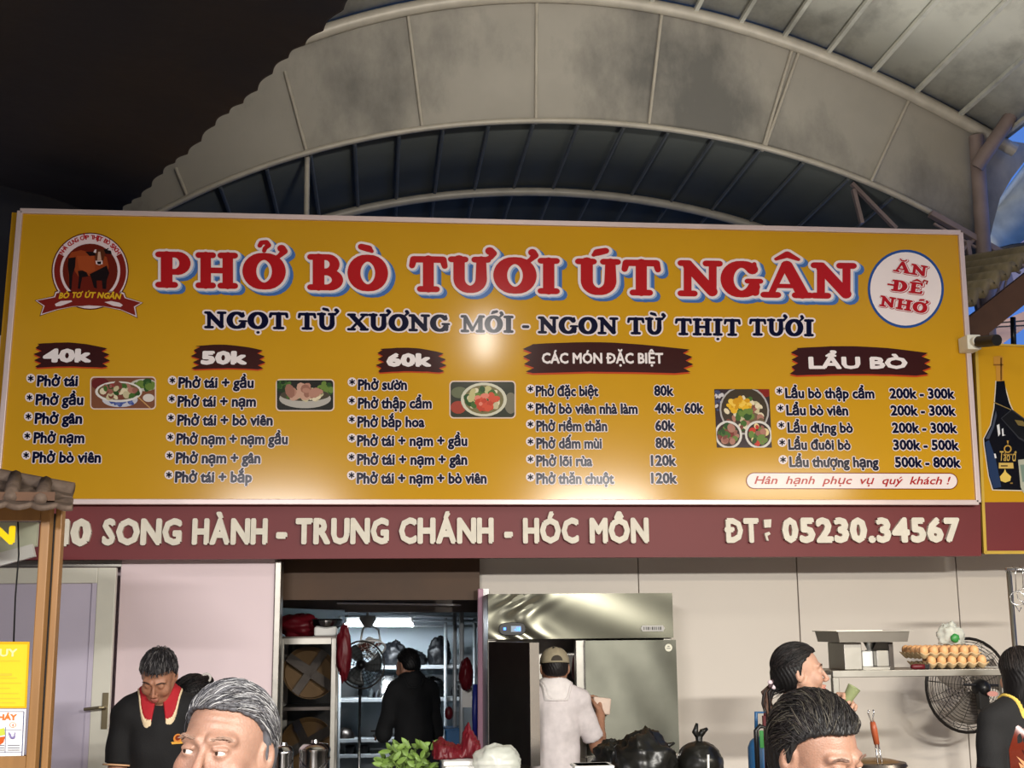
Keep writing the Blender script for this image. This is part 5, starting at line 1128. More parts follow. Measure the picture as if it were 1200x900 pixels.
# ------------------------------------------------------------------ people: smooth-union fields meshed as one continuous surface
def axis_coords(lo, hi, zones, coarse):
    """grid coordinates with a finer step inside the zones [(lo, hi, step)]"""
    c = [lo]; x = lo
    while x < hi:
        st_ = min([s for a, b, s in zones if a - 1e-6 <= x <= b] + [coarse]); nx = x + st_
        for a, b, s in zones:
            if x < a < nx and s < st_: nx = a
        c.append(nx); x = nx
    return np.array(c, np.float32)
def smin(a, b, k):
    h = np.clip(.5 + .5 * (b - a) / k, 0, 1); return b * (1 - h) + a * h - k * h * (1 - h)
def smax(a, b, k): return -smin(-a, -b, k)
def s_ell(x, y, z, c, r):
    px, py, pz = (x - c[0]), (y - c[1]), (z - c[2])
    k0 = np.sqrt((px / r[0]) ** 2 + (py / r[1]) ** 2 + (pz / r[2]) ** 2); k1 = np.sqrt((px / r[0] ** 2) ** 2 + (py / r[1] ** 2) ** 2 + (pz / r[2] ** 2) ** 2) + 1e-9
    return k0 * (k0 - 1) / k1
def s_cone(x, y, z, a, b, ra, rb):
    d = [b[i] - a[i] for i in range(3)]; L2 = sum(q * q for q in d) + 1e-12
    t_ = np.clip(((x - a[0]) * d[0] + (y - a[1]) * d[1] + (z - a[2]) * d[2]) / L2, 0, 1)
    return np.sqrt((x - a[0] - d[0] * t_) ** 2 + (y - a[1] - d[1] * t_) ** 2 + (z - a[2] - d[2] * t_) ** 2) - (ra + (rb - ra) * t_)
class Field:
    def __init__(s, lo, hi, zx=(), zy=(), zz=(), coarse=.013):
        s.x, s.y, s.z = axis_coords(lo[0], hi[0], zx, coarse), axis_coords(lo[1], hi[1], zy, coarse), axis_coords(lo[2], hi[2], zz, coarse)
        s.f = np.full((len(s.x), len(s.y), len(s.z)), 1., np.float32)
    def win(s, lo, hi, m=.07):
        sl = []
        for c, a, b in ((s.x, lo[0], hi[0]), (s.y, lo[1], hi[1]), (s.z, lo[2], hi[2])):
            i, j = np.searchsorted(c, a - m), np.searchsorted(c, b + m); sl.append(slice(i, max(j, i)))
        return tuple(sl)
    def xyz(s, w): return s.x[w[0]][:, None, None], s.y[w[1]][None, :, None], s.z[w[2]][None, None, :]
    def apply(s, w, fn):
        if any(q.stop <= q.start for q in w): return
        s.f[w] = fn(s.f[w], *s.xyz(w))
    def cone(s, a, b, ra, rb, k=.03):
        lo = [min(a[i] - ra, b[i] - rb) for i in range(3)]; hi = [max(a[i] + ra, b[i] + rb) for i in range(3)]
        s.apply(s.win(lo, hi), lambda f, x, y, z: smin(f, s_cone(x, y, z, a, b, ra, rb), k))
    def ell(s, c, r, k=.03):
        s.apply(s.win([c[i] - r[i] for i in range(3)], [c[i] + r[i] for i in range(3)]), lambda f, x, y, z: smin(f, s_ell(x, y, z, c, r), k))
    def mesh(s):
        f = s.f; b = f < 0; n = tuple(q - 1 for q in f.shape)
        cs = [(i, j, k) for i in (0, 1) for j in (0, 1) for k in (0, 1)]
        sub = lambda a, c: a[c[0]:c[0] + n[0], c[1]:c[1] + n[1], c[2]:c[2] + n[2]]
        cnt = np.zeros(n, np.int8)
        for c in cs: cnt += sub(b, c)
        I = np.argwhere((cnt > 0) & (cnt < 8)); V = np.full(n, -1, np.int64); V[tuple(I.T)] = np.arange(len(I))
        F = {c: f[I[:, 0] + c[0], I[:, 1] + c[1], I[:, 2] + c[2]] for c in cs}
        X = {c: np.stack([s.x[I[:, 0] + c[0]], s.y[I[:, 1] + c[1]], s.z[I[:, 2] + c[2]]], 1) for c in cs}
        acc = np.zeros((len(I), 3)); num = np.zeros(len(I))
        for c in cs:
            for ax in range(3):
                if c[ax]: continue
                d = list(c); d[ax] = 1; d = tuple(d); a_, b_ = F[c], F[d]; m = (a_ < 0) != (b_ < 0)
                t_ = np.where(m, a_ / np.where(m, a_ - b_, 1), 0)[:, None]
                acc += np.where(m[:, None], X[c] + (X[d] - X[c]) * t_, 0); num += m
        P_ = acc / num[:, None]; quads = []
        for ax in range(3):
            u, v = (ax + 1) % 3, (ax + 2) % 3
            sl0 = [slice(1, -1)] * 3; sl1 = [slice(1, -1)] * 3; sl0[ax] = slice(0, -1); sl1[ax] = slice(1, None)
            p, q = b[tuple(sl0)], b[tuple(sl1)]; E = np.argwhere(p != q)
            if not len(E): continue
            fl = p[tuple(E.T)]; off = np.ones(3, int); off[ax] = 0; E = E + off
            g = []
            for du, dv in ((-1, -1), (0, -1), (0, 0), (-1, 0)):
                e = E.copy(); e[:, u] += du; e[:, v] += dv; g.append(V[tuple(e.T)])
            g = np.stack(g, 1); g[~fl] = g[~fl][:, ::-1]; quads.append(g)
        Q = np.concatenate(quads); Q = Q[(Q >= 0).all(1)]
        return P_, Q
def build_np(name, v, q, mat, par, cols=None, M4=None):
    v = np.asarray(v, float)
    if M4 is not None: A_ = np.array(M4); v = v @ A_[:3, :3].T + A_[:3, 3]
    me = bpy.data.meshes.new(name); me.from_pydata(v.tolist(), [], q.tolist()); me.materials.append(MATS[mat] if isinstance(mat, str) else mat)
    me.polygons.foreach_set('use_smooth', [True] * len(me.polygons))
    if cols is not None:
        a = me.attributes.new('Col', 'FLOAT_COLOR', 'POINT'); a.data.foreach_set('color', np.concatenate([cols, np.ones((len(cols), 1))], 1).astype(np.float32).ravel())
    o = bpy.data.objects.new(name, me); COL.objects.link(o)
    if par: setpar(o, par)
    return o
def head_sdf(x, y, z, fem=0., wrinkle=0., mouth=0., eyes=True):
    ax = np.abs(x)
    f = s_ell(x, y, z, (0, .014, .028), (.0735, .092, .084))
    f = smin(f, s_ell(x, y, z, (0, -.028, -.030), (.062 - .003 * fem, .062, .082)), .03)
    f = smin(f, s_ell(x, y, z, (0, -.050, -.092 + .004 * fem), (.034 - .006 * fem, .034, .028)), .03)
    f = smin(f, s_cone(ax, y, z, (.056, .0, -.045), (.030, -.045, -.092), .016, .016), .03)
    f = smin(f, s_ell(ax, y, z, (.043, -.064, -.034), (.022, .022, .024)), .024)
    f = smin(f, s_cone(ax, y, z, (.012, -.086, .020), (.046, -.070, .020), .009, .008), .014)
    f = smin(f, s_cone(x, y, z, (0, -.088, .008), (0, -.112, -.036), .006, .0095), .010)
    f = smin(f, s_ell(ax, y, z, (.0125, -.102, -.041), (.008, .010, .008)), .007)
    f = smax(f, -s_ell(ax, y, z, (.007, -.108, -.050), (.0035, .006, .003)), .003)
    f = smax(f, -s_ell(ax, y, z, (.031, -.102, -.001), (.019, .016, .012)), .012)
    f = smin(f, np.sqrt((ax - .0315) ** 2 + (y + .0770) ** 2 + (z + .001) ** 2) - .0142, .006)
    f = smin(f, s_cone(ax, y, z, (.021, -.0885, .0058), (.043, -.083, .0052), .003, .003), .005)
    if eyes: f = smax(f, -s_ell(ax, y, z - .06 * (ax - .0315), (.0315, -.0930, -.0012), (.0130, .0140, .0036)), .0016)
    f = smin(f, s_ell(x, y, z, (0, -.094, -.066), (.021, .011, .0065)), .007)
    f = smin(f, s_ell(x, y, z, (0, -.092, -.077), (.018, .011, .0065)), .007)
    f = smax(f, -s_ell(x, y, z, (0, -.105, -.0705), (.021, .012, .0012 + .004 * mouth)), .002)
    e = s_ell(ax - .25 * (y - .01), y, z, (.076, .012, -.010), (.011, .019, .031)); e = smax(e, -s_ell(ax - .25 * (y - .01), y, z, (.089, .006, -.006), (.010, .010, .018)), .006)
    f = smin(f, e, .006)
    if wrinkle: f = f + wrinkle * np.sin(z * 2 * PI / .013 + 8 * x * x / .01) * np.exp(-((z - .055) / .018) ** 2) * np.exp(-(x / .045) ** 2)
    return f
HAIRLINE = dict(az=[0, 35, 60, 78, 86, 96, 104, 130, 180], short=[.078, .078, .062, .030, -.022, -.012, -.040, -.068, -.080], long=[.082, .078, .055, .02, -.03, -.06, -.09, -.12, -.13])
def hair_build(root, M4, line, infl=(.012, .012, .018), base=(20, 18, 18), strand_cols=((26, 22, 22),), n=600, comb=None, L=.07, r=.0013, seed=1, lift=.006, step=.004, dz=0., brow=None, extra=None, over=.012, ragged=.0022, kink=.3, bn=70):
    hl = lambda az: np.interp(np.degrees(np.abs(az)), HAIRLINE['az'], HAIRLINE[line] if isinstance(line, str) else line) + dz
    F = Field((-.13, -.14, -.24), (.13, .16, .19), coarse=step)
    c, rad = (0, .014, .028), (.0735 + infl[0], .092 + infl[1], .084 + infl[2])
    w = (slice(None),) * 3; x, y, z = F.xyz(w); az = np.arctan2(x, -(y - .014))
    f = s_ell(x, y, z, c, rad); f = smin(f, s_ell(x, y, z, (0, .035, -.02), (.066 + infl[0], .066 + infl[1], .075)), .03)
    f = f + .0012 * np.sin(az * 34 + 5 * np.sin(z * 40)) + .0009 * np.sin(az * 71 + 60 * z)
    f = smax(f, (hl(az) + ragged * (np.sin(az * 23) + np.sin(az * 57 + 1)) - z) * .7, .008)
    if extra: f = extra(f, x, y, z)
    F.f = f.astype(np.float32); v, q = F.mesh()
    rr = random.Random(seed); nv = len(v)
    cols = [np.tile(np.array(lin(base)), (nv, 1))]; vs = [v]; qs = [q]; k = nv
    cV = Vector(c)
    cnt = 0; tries = 0
    while cnt < n and tries < n * 12:
        tries += 1
        d = Vector((rr.gauss(0, 1), rr.gauss(0, 1), rr.gauss(.3, 1))).normalized()
        p = Vector((c[0] + d.x * rad[0], c[1] + d.y * rad[1], c[2] + d.z * rad[2]))
        a_ = math.atan2(p.x, -(p.y - .014))
        if p.z < float(hl(a_)) + .004: continue
        cd = comb(p) if comb else Vector((0, 1, -.3)); cd = Vector(cd) + Vector((rr.uniform(-1, 1), rr.uniform(-1, 1), rr.uniform(-1, 1))) * kink
        pts = [p]; lf = rr.uniform(.2, 1) * lift; ln = L * rr.uniform(.55, 1.15)
        for i in range(1, 7):
            q_ = pts[-1] + cd.normalized() * ln / 6
            e = Vector(((q_.x - c[0]) / rad[0], (q_.y - c[1]) / rad[1], (q_.z - c[2]) / rad[2])); e.normalize()
            s_ = 1 + (lf * math.sin(i / 6 * PI * .75)) / .09
            if q_.z > -.05: q_ = Vector((c[0] + e.x * rad[0] * s_, c[1] + e.y * rad[1] * s_, c[2] + e.z * rad[2] * s_))
            if q_.z < float(hl(math.atan2(q_.x, -(q_.y - .014)))) - over: break
            pts.append(q_)
        if len(pts) < 3: continue
        m = MB(); rl = [r * q for q in (.7, 1.1, 1.2, 1.1, .9, .6, .2)][:len(pts)]; rl[-1] = r * .2; m.tube(pts, rl, 4, caps=False)
        cc = np.array(lin(rr.choice(strand_cols))) * rr.uniform(.75, 1.25)
        vs.append(np.array(m.v)); qs.append(np.array(m.f) + k); cols.append(np.tile(cc, (len(m.v), 1))); k += len(m.v); cnt += 1
    if brow:
        for sx in (-1, 1):
            for i in range(bn):
                t_ = rr.random(); px = .012 + .036 * t_; pz = .0205 + .006 * math.sin(t_ * 2.2) - .006 * max(0, t_ - .7) / .3 + rr.uniform(-.0022, .0022)
                py = -.0965 + .55 * px * px * 10 * 1.0 + .0015
                m = MB(); p0 = Vector((sx * px, py, pz)); m.tube([p0, p0 + Vector((sx * .005, -.0012 + .001, .0012)), p0 + Vector((sx * .010, .0016, .0004))], [.0007, .0008, .0003], 4, caps=False)
                vs.append(np.array(m.v)); qs.append(np.array(m.f) + k); cols.append(np.tile(np.array(lin(brow)), (len(m.v), 1))); k += len(m.v)
    return build_np('hair', np.concatenate(vs), np.concatenate(qs), 'hair', root, np.concatenate(cols), M4)
def wrinkles(x, y, z, a, s=0.):
    return a * (np.sin(z * 46 + 14 * x + 9 * y + s) * .5 + np.sin(z * 23 - 31 * x + 12 * y + 2 * s) * .6 + np.sin(x * 61 + z * 17 + s) * .35)
SKIN = (170, 128, 106)
def person(loc, yaw, label, H=1.68, lean=0., head=(0, 0, 0), arms=None, skin=SKIN, fem=0., res=.004, bres=.012, shirt=(20, 20, 22), sleeve=.55, pants=(40, 42, 50), hair=None, eyes=True, gaze=(0, 0), wrinkle=0., mouth=0., collar=None, shw=1., hands=True, shirt_hem=.86, neck_len=0., hs=.92, shoes=(30, 30, 32), puff=1., lipc=None):
    h = H / 1.68; loc = Vector(loc); yw = math.radians(yaw)
    W4 = Matrix.Translation(loc) @ Matrix.Rotation(yw, 4, 'Z')
    root = empty('person', loc, label, 'person')
    sp = lambda z, y=0.: (0, y - lean * max(0, z * h - .92 * h), z * h)
    hp, ht, hr = (math.radians(a) for a in head)
    Rh = Matrix.Rotation(hp, 4, 'Z') @ Matrix.Rotation(ht, 4, 'X') @ Matrix.Rotation(hr, 4, 'Y')
    piv = Vector(sp(1.462 + neck_len, .012)); Hm = Matrix.Translation(piv) @ Rh @ Matrix.Translation(Vector((0, -.012, .098)) * hs) @ Matrix.Scale(hs, 4)
    hc = Hm @ Vector((0, .0, .0))
    sw = .150 * shw * h
    if arms is None: arms = {}
    A_ = {}
    for s, sd in ((-1, 'L'), (1, 'R')):
        S_ = Vector((s * (sw + .015), sp(1.36)[1] + .01, 1.365 * h))
        d_ = arms.get(sd, (Vector((s * .06, .02, -.29)), Vector((s * .02, -.08, -.25)), None))
        E_ = S_ + Vector(d_[0]) * h; W_ = E_ + Vector(d_[1]) * h; A_[sd] = (S_, E_, W_, d_[2] if len(d_) > 2 else None)
    lo = [-.42 * h, -.36 * h, -.01]; hi = [.42 * h, .30 * h, H + .12]
    for S_, E_, W_, _ in A_.values():
        for p in (E_, W_):
            for i in range(3): lo[i] = min(lo[i], p[i] - .22); hi[i] = max(hi[i], p[i] + .22)
    hi[2] = max(hi[2], hc.z + .2)
    zn = [[(hc[i] - (.125, .135, .15)[i] * hs, hc[i] + (.125, .135, .15)[i] * hs, res)] for i in range(3)]
    if hands:
        for S_, E_, W_, hd in A_.values():
            if hd:
                for i in range(3): zn[i].append((W_[i] - .12, W_[i] + .12, max(res, .004)))
    F = Field(lo, hi, zn[0], zn[1], zn[2], bres)
    def torso(F, o, k=.05, legs=True, neck=True):
        F.ell(sp(.93), (.150 * (.4 + .6 * shw) * h + o, .112 * h + o, .12 * h + o), k); F.ell(sp(1.07), (.136 * (.4 + .6 * shw) * h + o, .100 * h + o, .15 * h + o), k)
        F.ell(sp(1.25), (.150 * shw * h + o, .108 * h + o, .17 * h + o), k)
        F.cone((-sw, sp(1.355)[1] + .012, 1.365 * h), (sw, sp(1.355)[1] + .012, 1.365 * h), .050 * h + o, .050 * h + o, k)
        for s in (-1, 1): F.cone(sp(1.455, .022), (s * .12 * h, sp(1.36)[1] + .015, 1.392 * h), .040 * h + o * .6, .040 * h + o * .8, .03)
        if fem:
            for s in (-1, 1): F.ell((s * .065, sp(1.24)[1] - .085, 1.235 * h), (.055 + o, .05 + o, .055 + o), .04)
    torso(F, 0)
    for s in (-1, 1):
        F.cone((s * .085 * h, 0, .88 * h), (s * .092 * h, -.012, .48 * h), .086 * h, .056 * h, .04); F.cone((s * .092 * h, -.012, .48 * h), (s * .098 * h, .02, .085 * h), .056 * h, .037 * h, .03); F.ell((s * .094 * h, .012, .34 * h), (.05 * h, .052 * h, .11 * h), .03)
        F.cone((s * .098 * h, .035, .042), (s * .112 * h, -.13, .032), .038, .032, .03)
    F.cone(sp(1.36, .018), tuple(piv + Vector((0, .004, .01))), .062 * h * (1 - .12 * fem), .052 * hs * (1 - .12 * fem), .03)
    F.cone(tuple(piv + Vector((0, .004, 0))), tuple(Hm @ Vector((0, .012, -.03))), .052 * hs * (1 - .12 * fem), .05 * hs, .02)
    for sd, (S_, E_, W_, hd) in A_.items():
        F.cone(tuple(S_), tuple(E_), .045 * h, .037 * h, .03); F.cone(tuple(E_), tuple(E_.lerp(W_, .35)), .037 * h, .038 * h, .02); F.cone(tuple(E_.lerp(W_, .3)), tuple(W_), .038 * h, .026 * h, .02)
        if hd is None: hd = ((W_ - E_).normalized(), Vector((1 if sd == 'L' else -1, 0, 0)), .35)
        fd_, pn, curl = Vector(hd[0]).normalized(), Vector(hd[1]), hd[2]
        pn = (pn - fd_ * pn.dot(fd_)).normalized(); lat = fd_.cross(pn)       # pn: palm normal
        th_s = 1 if (sd == 'R') else -1; th_s = hd[3] if len(hd) > 3 else th_s
        C_ = W_ + fd_ * .045
        F.cone(tuple(W_), tuple(W_ + fd_ * .02), .025, .026, .015)
        for k_ in (-.024, -.008, .008, .024): F.cone(tuple(W_ + fd_ * .015 + lat * k_ * .6), tuple(W_ + fd_ * .085 + lat * k_ * 1.1), .015, .0125, .012)
        for i, ln in enumerate((.072, .080, .074, .058)):
            k_ = (-.030 + .020 * i) * th_s * -1
            b0 = W_ + fd_ * .088 + lat * k_ * 1.05; cu = curl * (1 + .15 * i)
            d1 = (fd_ * math.cos(cu * .8) + pn * math.sin(cu * .8)); d2 = (fd_ * math.cos(cu * 1.9) + pn * math.sin(cu * 1.9)); d3 = (fd_ * math.cos(cu * 2.7) + pn * math.sin(cu * 2.7))
            p1 = b0 + d1 * ln * .45; p2 = p1 + d2 * ln * .32; p3 = p2 + d3 * ln * .25
            F.cone(tuple(b0), tuple(p1), .0098, .0090, .006); F.cone(tuple(p1), tuple(p2), .0090, .0082, .004); F.cone(tuple(p2), tuple(p3), .0082, .0070, .004)
        t0 = W_ + fd_ * .03 + lat * th_s * .022 + pn * .006; td = (fd_ * .75 + lat * th_s * .6 + pn * .45 * (1 + curl)).normalized()
        t1 = t0 + td * .042; t2 = t1 + (td * .6 + fd_ * .5 + pn * .3 * curl).normalized() * .032
        F.cone(tuple(t0), tuple(t1), .015, .0105, .012); F.cone(tuple(t1), tuple(t2), .0105, .008, .005)
    # head
    w = F.win([hc[i] - .14 * hs for i in range(3)], [hc[i] + .16 * hs for i in range(3)], 0)
    x, y, z = F.xyz(w); Hi = np.array(Hm.inverted()); lx = Hi[0, 0] * x + Hi[0, 1] * y + Hi[0, 2] * z + Hi[0, 3]; ly = Hi[1, 0] * x + Hi[1, 1] * y + Hi[1, 2] * z + Hi[1, 3]; lz = Hi[2, 0] * x + Hi[2, 1] * y + Hi[2, 2] * z + Hi[2, 3]
    F.f[w] = smin(F.f[w], (head_sdf(lx, ly, lz, fem, wrinkle, mouth, eyes) * hs).astype(np.float32), .012)
    v, q = F.mesh()
    L_ = v @ Hi[:3, :3].T + Hi[:3, 3]; base = np.array(lin(skin)); cols = np.tile(base, (len(v), 1)); ax = np.abs(L_[:, 0])
    g = lambda d, s_: np.exp(-(d / s_) ** 2)[:, None]
    dl = np.sqrt((L_[:, 0] / 2.2) ** 2 + (L_[:, 1] + .1) ** 2 * .3 + (L_[:, 2] + .071) ** 2); lip = np.array(lin(lipc or (156, 84, 76)))
    cols = cols + (lip - cols) * np.clip(1.6 * g(dl, .0085) * (L_[:, 1:2] < -.085), 0, 1)
    dn = np.sqrt(L_[:, 0] ** 2 + (L_[:, 1] + .11) ** 2 + (L_[:, 2] + .036) ** 2); cols = cols * (1 - g(dn, .02) * np.array([[.0, .10, .10]])); dk = np.sqrt((ax - .045) ** 2 + (L_[:, 1] + .075) ** 2 + (L_[:, 2] + .035) ** 2); cols = cols * (1 - g(dk, .025) * np.array([[.0, .09, .10]]))
    foot = v[:, 2] < .07; cols[foot] = np.array(lin(shoes))
    build_np('body', v, q, 'skin', root, cols, W4)
    HM = W4 @ Hm
    if eyes:
        for s in (-1, 1):
            m = MB(); n, k_ = 28, 20; vs, fs, cc = [], [], []
            gz = Vector((math.sin(math.radians(gaze[0])) * math.cos(math.radians(gaze[1])), -math.cos(math.radians(gaze[0])) * math.cos(math.radians(gaze[1])), math.sin(math.radians(gaze[1])))); rot = Vector((0, 0, 1)).rotation_difference(gz).to_matrix(); ec = Vector((s * .0315, -.0775, -.001))
            for i in range(k_ + 1):
                t_ = PI * i / k_
                t_ = t_ * (.35 + .65 * i / k_)
                for j in range(n):
                    a = 2 * PI * j / n; d = rot @ Vector((math.sin(t_) * math.cos(a), math.sin(t_) * math.sin(a), math.cos(t_))); vs.append(tuple(ec + d * .0122))
                    cc.append(lin((10, 8, 8)) if t_ < .20 else lin((46, 28, 20)) if t_ < .50 else lin((176, 166, 158)))
            qs = np.array([(i * n + j, (i + 1) * n + j, (i + 1) * n + (j + 1) % n, i * n + (j + 1) % n) for i in range(k_) for j in range(n)])
            build_np('eye', vs, qs, 'eye', root, np.array(cc), HM)
    if hair:
        hair(root, HM)
    # shirt, collar and trousers
    if shirt:
        F2 = Field(lo, hi, coarse=.008 if res < .0045 else .010)
        torso(F2, .016 * puff)
        w = (slice(None),) * 3
        for sd, (S_, E_, W_, hd) in A_.items():
            en = S_.lerp(E_, min(sleeve, 1) / 1.0) if sleeve <= 1 else E_; n_ = (E_ - S_).normalized()
            G = Field(lo, hi, coarse=.008 if res < .0045 else .010) if False else None
            a, b_, ra, rb = tuple(S_), tuple(S_ + (E_ - S_) * min(1, sleeve + .12)), .044 * h + .014, .038 * h + .020
            lo2 = [min(a[i], b_[i]) - .09 for i in range(3)]; hi2 = [max(a[i], b_[i]) + .09 for i in range(3)]
            def slv(f, x, y, z, a=a, b_=b_, ra=ra, rb=rb, n_=n_, en=en, full=sleeve >= 1):
                d = s_cone(x, y, z, a, b_, ra, rb)
                if not full: d = np.maximum(d, (x - en.x) * n_.x + (y - en.y) * n_.y + (z - en.z) * n_.z)
                return smin(f, d, .022)
            F2.apply(F2.win(lo2, hi2, 0), slv)
            if sleeve >= 1: F2.cone(tuple(E_), tuple(E_.lerp(W_, .93)), .040 * h + .014, .028 * h + .012, .025)
        x, y, z = F2.xyz(w)
        f = F2.f + wrinkles(x, y, z, .0045 * puff, yaw * .1)
        f = np.maximum(f, shirt_hem * h - z)
        Fpre = f.copy()
        nk = s_cone(x, y, z, sp(1.415, .010), tuple(piv + Vector((0, -.02, .12))), .060 * h * (1 - .1 * fem), .070 * h); f = np.maximum(f, -nk)
        F2.f = f.astype(np.float32); v, q = F2.mesh(); shirt_o = build_np('shirt', v, q, M(f'cloth_{shirt[0]}_{shirt[1]}_{shirt[2]}', shirt, .85, 0, .08, 30, bump=.12, bscale=220), root, None, W4)
    if collar:
        cb, cpz, op = collar            # band colour, piping colour, half-angle of the front opening
        a0, a1 = Vector(sp(1.36, .016)), piv + Vector((0, .0, .02)); ad = (a1 - a0).normalized()
        for nm, col_, ex in (('collar', cb, 0.), ('collar_piping', cpz, .007)):
            C = Field((-.2, a0.y - .2, 1.22 * h), (.2, a0.y + .2, 1.54 * h), coarse=.004)
            def along(A, c, cg, ax_):
                t_ = np.clip(np.interp(c, cg, np.arange(len(cg))), 0, len(cg) - 1.001); i_ = t_.astype(int); w_ = (t_ - i_).astype(np.float32)
                sh = [1, 1, 1]; sh[ax_] = len(c); w_ = w_.reshape(sh); return np.take(A, i_, ax_) * (1 - w_) + np.take(A, i_ + 1, ax_) * w_
            S3 = along(along(along(Fpre, C.x, F2.x, 0), C.y, F2.y, 1), C.z, F2.z, 2)
            x, y, z = C.xyz((slice(None),) * 3)
            t_ = (x - a0.x) * ad.x + (y - a0.y) * ad.y + (z - a0.z) * ad.z
            dx, dy, dz_ = x - a0.x - ad.x * t_, y - a0.y - ad.y * t_, z - a0.z - ad.z * t_; rad_ = np.sqrt(dx * dx + dy * dy + dz_ * dz_)
            az = np.abs(np.arctan2(dx, -dy)); opr = math.radians(op); rin = .058 * h * (1 - .1 * fem)
            out = (.088 + .030 * np.exp(-((az - opr * 1.6) / .5) ** 2)) * h + ex
            top = (.105 - .065 * np.exp(-(az / .9) ** 2)) * h
            flap = np.maximum(np.maximum(S3 - (.011 if not ex else .009), -S3 - .004), np.maximum(rad_ - out, rin - rad_))
            tmin = (.026 - .055 * np.exp(-((az - opr * 1.6) / .42) ** 2) - .01 * np.exp(-(az / 1.2) ** 2)) * h
            flap = np.maximum(flap, tmin - ex - t_)
            if ex: f = np.maximum(flap, -np.maximum(rad_ - out + ex, tmin - t_))
            else:
                band = np.maximum(np.maximum(rad_ - rin - .013 - np.clip(top - t_, 0, .03) * .35, rin - rad_), np.maximum(np.maximum(t_ - top, tmin - t_), -S3 - .004)); f = smin(flap, band, .006)
            f = np.maximum(f, (opr - az) * .06)
            C.f = f.astype(np.float32); v, q = C.mesh()
            if len(v): build_np(nm, v, q, M(f'collar_{col_[0]}_{col_[1]}', col_, .8, 0, .06, 30), root, None, W4)
    F3 = Field([-.3, -.25, .05], [.3, .2, 1.1 * h], coarse=.012)
    F3.ell(sp(.93), (.163 * h, .12 * h, .125 * h), .05)
    for s in (-1, 1): F3.cone((s * .085 * h, 0, .88 * h), (s * .092 * h, -.012, .48 * h), .096 * h, .07 * h, .03); F3.cone((s * .092 * h, -.012, .48 * h), (s * .098 * h, .02, .1 * h), .07 * h, .055 * h, .03)
    x, y, z = F3.xyz((slice(None),) * 3); F3.f = np.maximum(np.maximum(F3.f + wrinkles(x, y, z, .004), z - 1.0 * h), .09 - z).astype(np.float32); v, q = F3.mesh(); build_np('trousers', v, q, M(f'trousers_{pants[0]}', pants, .85, 0, .08, 30), root, None, W4)
    return dict(shirt=shirt_o if shirt else None, root=root, W4=W4, HM=HM, A=A_, h=h)
def loc_for(px, py, Y, local, yaw):
    """base point that puts the local point of a person turned by yaw at pixel px, py of depth Y; keeps the feet on z = 0"""
    p = P(px, py, Y); q = Matrix.Rotation(math.radians(yaw), 3, 'Z') @ Vector(local); return (p.x - q.x, p.y - q.y, 0)

from mathutils.bvhtree import BVHTree
def shirt_bvh(p):
    me = p['shirt'].data; return BVHTree.FromPolygons([v.co.copy() for v in me.vertices], [tuple(f.vertices) for f in me.polygons])
def eyeH(py, Y, hs=.92): return 1.68 * (P(600, py, Y).z - .098 * hs) / 1.462
# ------------------------------------------------------------------ the people in the photograph
GREYS = ((128, 128, 130), (96, 96, 100), (66, 66, 70), (46, 46, 50), (150, 150, 150), (84, 82, 84))
BLACKS = ((20, 18, 19), (30, 26, 26), (14, 13, 14), (40, 35, 34))
# grey-haired man in the foreground, looking to the left
def hair_grey(root, HM):
    hair_build(root, HM, [.074, .070, .056, .034, -.028, -.014, -.042, -.068, -.080], (.009, .010, .011), (66, 66, 70), GREYS, 2600, lambda p: (1.0 * (.6 if p.z > .06 else .15), .55 + .3 * abs(p.x) / .08, .1 if p.y < -.03 else -.75), .055, .0008, 3, .006, .003, brow=(128, 104, 90), bn=40, ragged=.0007, kink=.25)
y3 = 2.36
person(loc_for(262, 884, y3, (0, 0, 0), 0), -6, 'grey-haired man in front, only forehead and sideways-glancing eyes showing', eyeH(872, y3, .96), head=(-14, -2, 3), skin=(134, 102, 86), res=.0021, hair=hair_grey, gaze=(-32, 4), wrinkle=.0007, shirt=(120, 130, 150), hs=.96)
# dark-haired man in the foreground at right, looking down
def hair_dark7(root, HM):
    hair_build(root, HM, [.070, .066, .050, .026, -.040, -.020, -.050, -.085, -.100], (.011, .012, .014), (18, 17, 17), BLACKS + ((48, 45, 40), (66, 62, 54), (30, 28, 27)), 2200, lambda p: ((.45, .9, .2) if p.y < -.0 and p.z > .03 else (.1, .55, -.5) if p.y < .06 else (.15, .1, -1)), .065, .0009, 4, .009, .003, brow=(96, 74, 64), bn=45, ragged=.0008, kink=.28)
person(loc_for(948, 893, 2.62, (0, -.01, 0), 0), 26, 'black-haired man in front at right, looking down, ear and forehead showing', eyeH(884, 2.62, .96), head=(6, 18, -2), skin=(130, 97, 80), res=.0021, hair=hair_dark7, gaze=(0, -26), shirt=(150, 166, 196), hs=.96)
